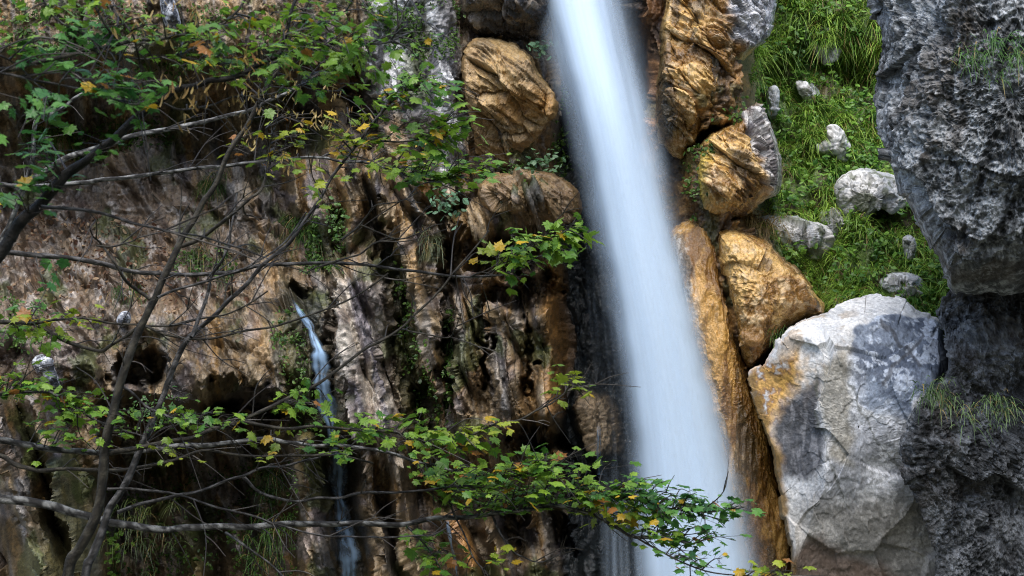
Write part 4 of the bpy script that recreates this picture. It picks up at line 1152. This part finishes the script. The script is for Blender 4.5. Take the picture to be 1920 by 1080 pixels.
T2.limb([(-180, 300), (-60, 330), (40, 350), (150, 343), (186, 338), (232, 333), (280, 328), (332, 320), (390, 313), (440, 308), (500, 302), (562, 297), (606, 295), (640, 302), (680, 305), (708, 312), (730, 317), (757, 328), (790, 337), (828, 341)], 11, 3, 7.7, 7.9, PALE)
T2.limb([(606, 295), (640, 276), (660, 255)], 5, 2, 7.85, 7.8, MIDB)
T2.limb([(920, 960), (931, 984), (944, 1010), (960, 1033), (981, 1045), (1007, 1053), (1042, 1050)], 6, 2, 7.7, 7.5, MIDB)
T2.limb([(834, 915), (847, 953), (860, 981), (873, 1010), (890, 1047), (915, 1078), (930, 1110)], 5, 3, 7.6, 7.5, MIDB)
T2.limb([(763, 985), (783, 1007), (807, 1033), (830, 1076), (838, 1100)], 5, 2, 7.7, 7.5, MIDB)
T2.limb([(1190, 1005), (1230, 1030), (1280, 1055), (1340, 1075), (1420, 1080), (1480, 1078)], 5, 2, 7.6, 7.3, DARK)
T2.limb([(1033, 947), (1100, 930), (1180, 935), (1260, 955), (1330, 960), (1395, 952)], 6, 2, 7.7, 7.6, DARK)

# --- the black stem nearest the camera, upper left
T3 = Tree('near_tree', 'thick black near stem climbing across the upper left corner, with dark blurred leaves', P(-330, 1500, 5.2))
T3.limb([(-330, 1500), (-260, 1150), (-180, 800), (-80, 580), (0, 472), (22, 446), (46, 413), (70, 388), (100, 355), (132, 324), (166, 296), (206, 264), (246, 230), (276, 206), (300, 189), (327, 170), (366, 159),
         (400, 152), (450, 139), (492, 122), (520, 104), (532, 70), (545, 30), (560, -20)], 32, 6, 5.2, 5.5, ((.006, .006, .005), (.025, .022, .018)), 'trunk')
T3.limb([(500, 118), (522, 114), (570, 96), (620, 83), (685, 82), (730, 78), (752, 68), (772, 60)], 6, 3, 5.5, 5.9, MIDB)
T3.limb([(730, 78), (748, 48), (757, 18), (775, -10)], 4, 2, 5.8, 5.8)
T3.limb([(75, 388), (140, 392), (200, 404), (256, 420), (308, 432), (350, 438), (402, 450), (450, 466), (502, 484)], 8, 3, 5.25, 5.6, MIDB)
T3.limb([(-250, 180), (-80, 140), (0, 131), (40, 125), (82, 114), (130, 104), (162, 94), (210, 86), (262, 76), (310, 72), (360, 62), (406, 50), (440, 25), (460, -5)], 12, 4, 5.0, 5.6)
T3.limb([(-200, 110), (-60, 128), (0, 138), (50, 147), (100, 156), (150, 167), (182, 175), (232, 192), (262, 196)], 7, 3, 5.1, 5.0, MIDB)
T3.limb([(-150, 60), (-40, 90), (0, 104), (30, 118), (60, 151), (86, 170), (112, 183)], 6, 2, 5.1, 5.0, MIDB)
T3.limb([(195, -30), (205, 0), (224, 34), (246, 60), (256, 90), (264, 132), (270, 175)], 7, 3, 5.4, 5.4)
T3.limb([(160, -20), (196, 45), (220, 74), (229, 108), (239, 145), (249, 178), (257, 215)], 6, 3, 5.3, 5.4)
T3.limb([(70, -20), (100, 30), (150, 60), (200, 95), (260, 110), (330, 105), (400, 120)], 5, 2, 5.2, 5.6, MIDB)
T3.limb([(300, 190), (340, 205), (390, 200), (440, 180), (500, 178), (560, 160)], 5, 2, 5.5, 5.8, MIDB)
T3.limb([(440, 25), (500, 40), (540, 60), (600, 45), (650, 20)], 5, 2, 5.6, 5.9, MIDB)

# leaves ------------------------------------------------------------
t = T3.twigs_leaves
t(150, 95, 110, 45, 46, .085, 'deep'); t(180, 140, 60, 40, 26, .085, 'deep'); t(270, 170, 50, 26, 30, .08, 'deep'); t(275, 200, 40, 14, 14, .08, 'deep')
t(40, 40, 60, 40, 24, .08, 'green'); t(35, 235, 60, 40, 42, .085, 'deep'); t(90, 320, 60, 40, 18, .085, 'deep'); t(30, 370, 40, 30, 14, .085, 'deep'); t(150, 270, 60, 30, 10, .08, 'deep')
t(120, 20, 110, 26, 36, .075, 'green'); t(330, 60, 80, 40, 36, .07, 'green'); t(420, 105, 80, 34, 72, .075, 'green'); t(520, 60, 90, 50, 66, .075, 'green')
t(620, 60, 60, 60, 72, .08, 'green'); t(650, 140, 60, 40, 48, .08, 'green'); t(740, 90, 70, 40, 24, .075, 'green'); t(690, 20, 90, 24, 18, .07, 'green'); t(560, 140, 80, 30, 36, .07, 'green')
T3.seeds(300, 30, 110, 50, 90); T3.seeds(480, 90, 120, 60, 110); T3.seeds(400, 180, 130, 50, 110)
t = T1.twigs_leaves
t(770, 140, 70, 40, 30, .085, 'green'); t(800, 205, 70, 50, 60, .09, 'green'); t(850, 255, 55, 40, 54, .09, 'green'); t(720, 210, 50, 60, 24, .085, 'green')
t(1085, 718, 40, 20, 18, .10, 'yel'); t(900, 800, 90, 26, 30, .09, 'yel'); t(720, 800, 80, 30, 48, .09, 'green'); t(560, 765, 60, 30, 30, .09, 'green')
t(430, 790, 100, 24, 24, .08, 'green'); t(840, 850, 90, 26, 60, .09, 'green'); t(960, 890, 110, 22, 66, .09, 'green'); t(1020, 855, 60, 20, 36, .10, 'green')
t(600, 340, 60, 40, 18, .08, 'yel'); t(500, 270, 60, 40, 30, .07, 'yel'); t(610, 240, 60, 50, 48, .08, 'yel'); t(690, 290, 50, 40, 24, .08, 'yel')
t(330, 780, 70, 30, 36, .07, 'green'); t(250, 800, 60, 26, 24, .07, 'green'); t(470, 830, 60, 26, 12, .08, 'yel'); t(330, 850, 40, 14, 10, .07, 'yel')
T1.seeds(470, 150, 60, 60, 60); T1.seeds(600, 200, 80, 60, 110); T1.seeds(540, 250, 80, 40, 70)
t = T2.twigs_leaves
t(850, 300, 70, 40, 66, .10, 'green'); t(810, 340, 90, 26, 42, .10, 'green'); t(770, 290, 60, 40, 30, .10, 'yel'); t(900, 330, 30, 20, 12, .10, 'green')
t(1020, 460, 80, 40, 48, .11, 'green'); t(1075, 450, 36, 36, 36, .11, 'green'); t(900, 465, 44, 16, 12, .10, 'yel'); t(960, 530, 50, 14, 8, .11, 'green')
t(1040, 475, 50, 22, 20, .11, 'green')
t(60, 550, 70, 30, 16, .09, 'deep'); t(130, 615, 110, 24, 36, .08, 'yel'); t(40, 700, 60, 40, 60, .085, 'green'); t(150, 770, 80, 36, 72, .085, 'green'); t(60, 640, 40, 20, 14, .08, 'green')
t(130, 830, 60, 20, 20, .08, 'green')
t(640, 830, 70, 26, 24, .09, 'green'); t(860, 900, 70, 36, 72, .09, 'green'); t(920, 930, 80, 34, 84, .09, 'green'); t(1010, 920, 80, 30, 72, .09, 'green')
t(1130, 920, 70, 30, 66, .09, 'green'); t(1210, 930, 70, 40, 84, .085, 'deep'); t(1290, 950, 60, 36, 66, .085, 'deep'); t(1365, 950, 40, 14, 26, .085, 'deep')
t(1160, 960, 60, 26, 42, .09, 'yel'); t(1230, 985, 60, 26, 48, .085, 'green'); t(1320, 1000, 70, 30, 48, .08, 'deep'); t(1300, 1045, 60, 20, 30, .08, 'deep')
t(1440, 1072, 60, 10, 26, .085, 'yel'); t(1120, 880, 40, 22, 18, .09, 'green'); t(960, 1045, 50, 20, 12, .09, 'yel')
t(810, 1040, 44, 34, 36, .10, 'green'); t(900, 1085, 50, 14, 12, .09, 'green')
T2.seeds(560, 310, 80, 30, 40)
T1.bare_twigs(6); T2.bare_twigs(4); T3.bare_twigs(4)
for T in (T1, T2, T3): T.grow()
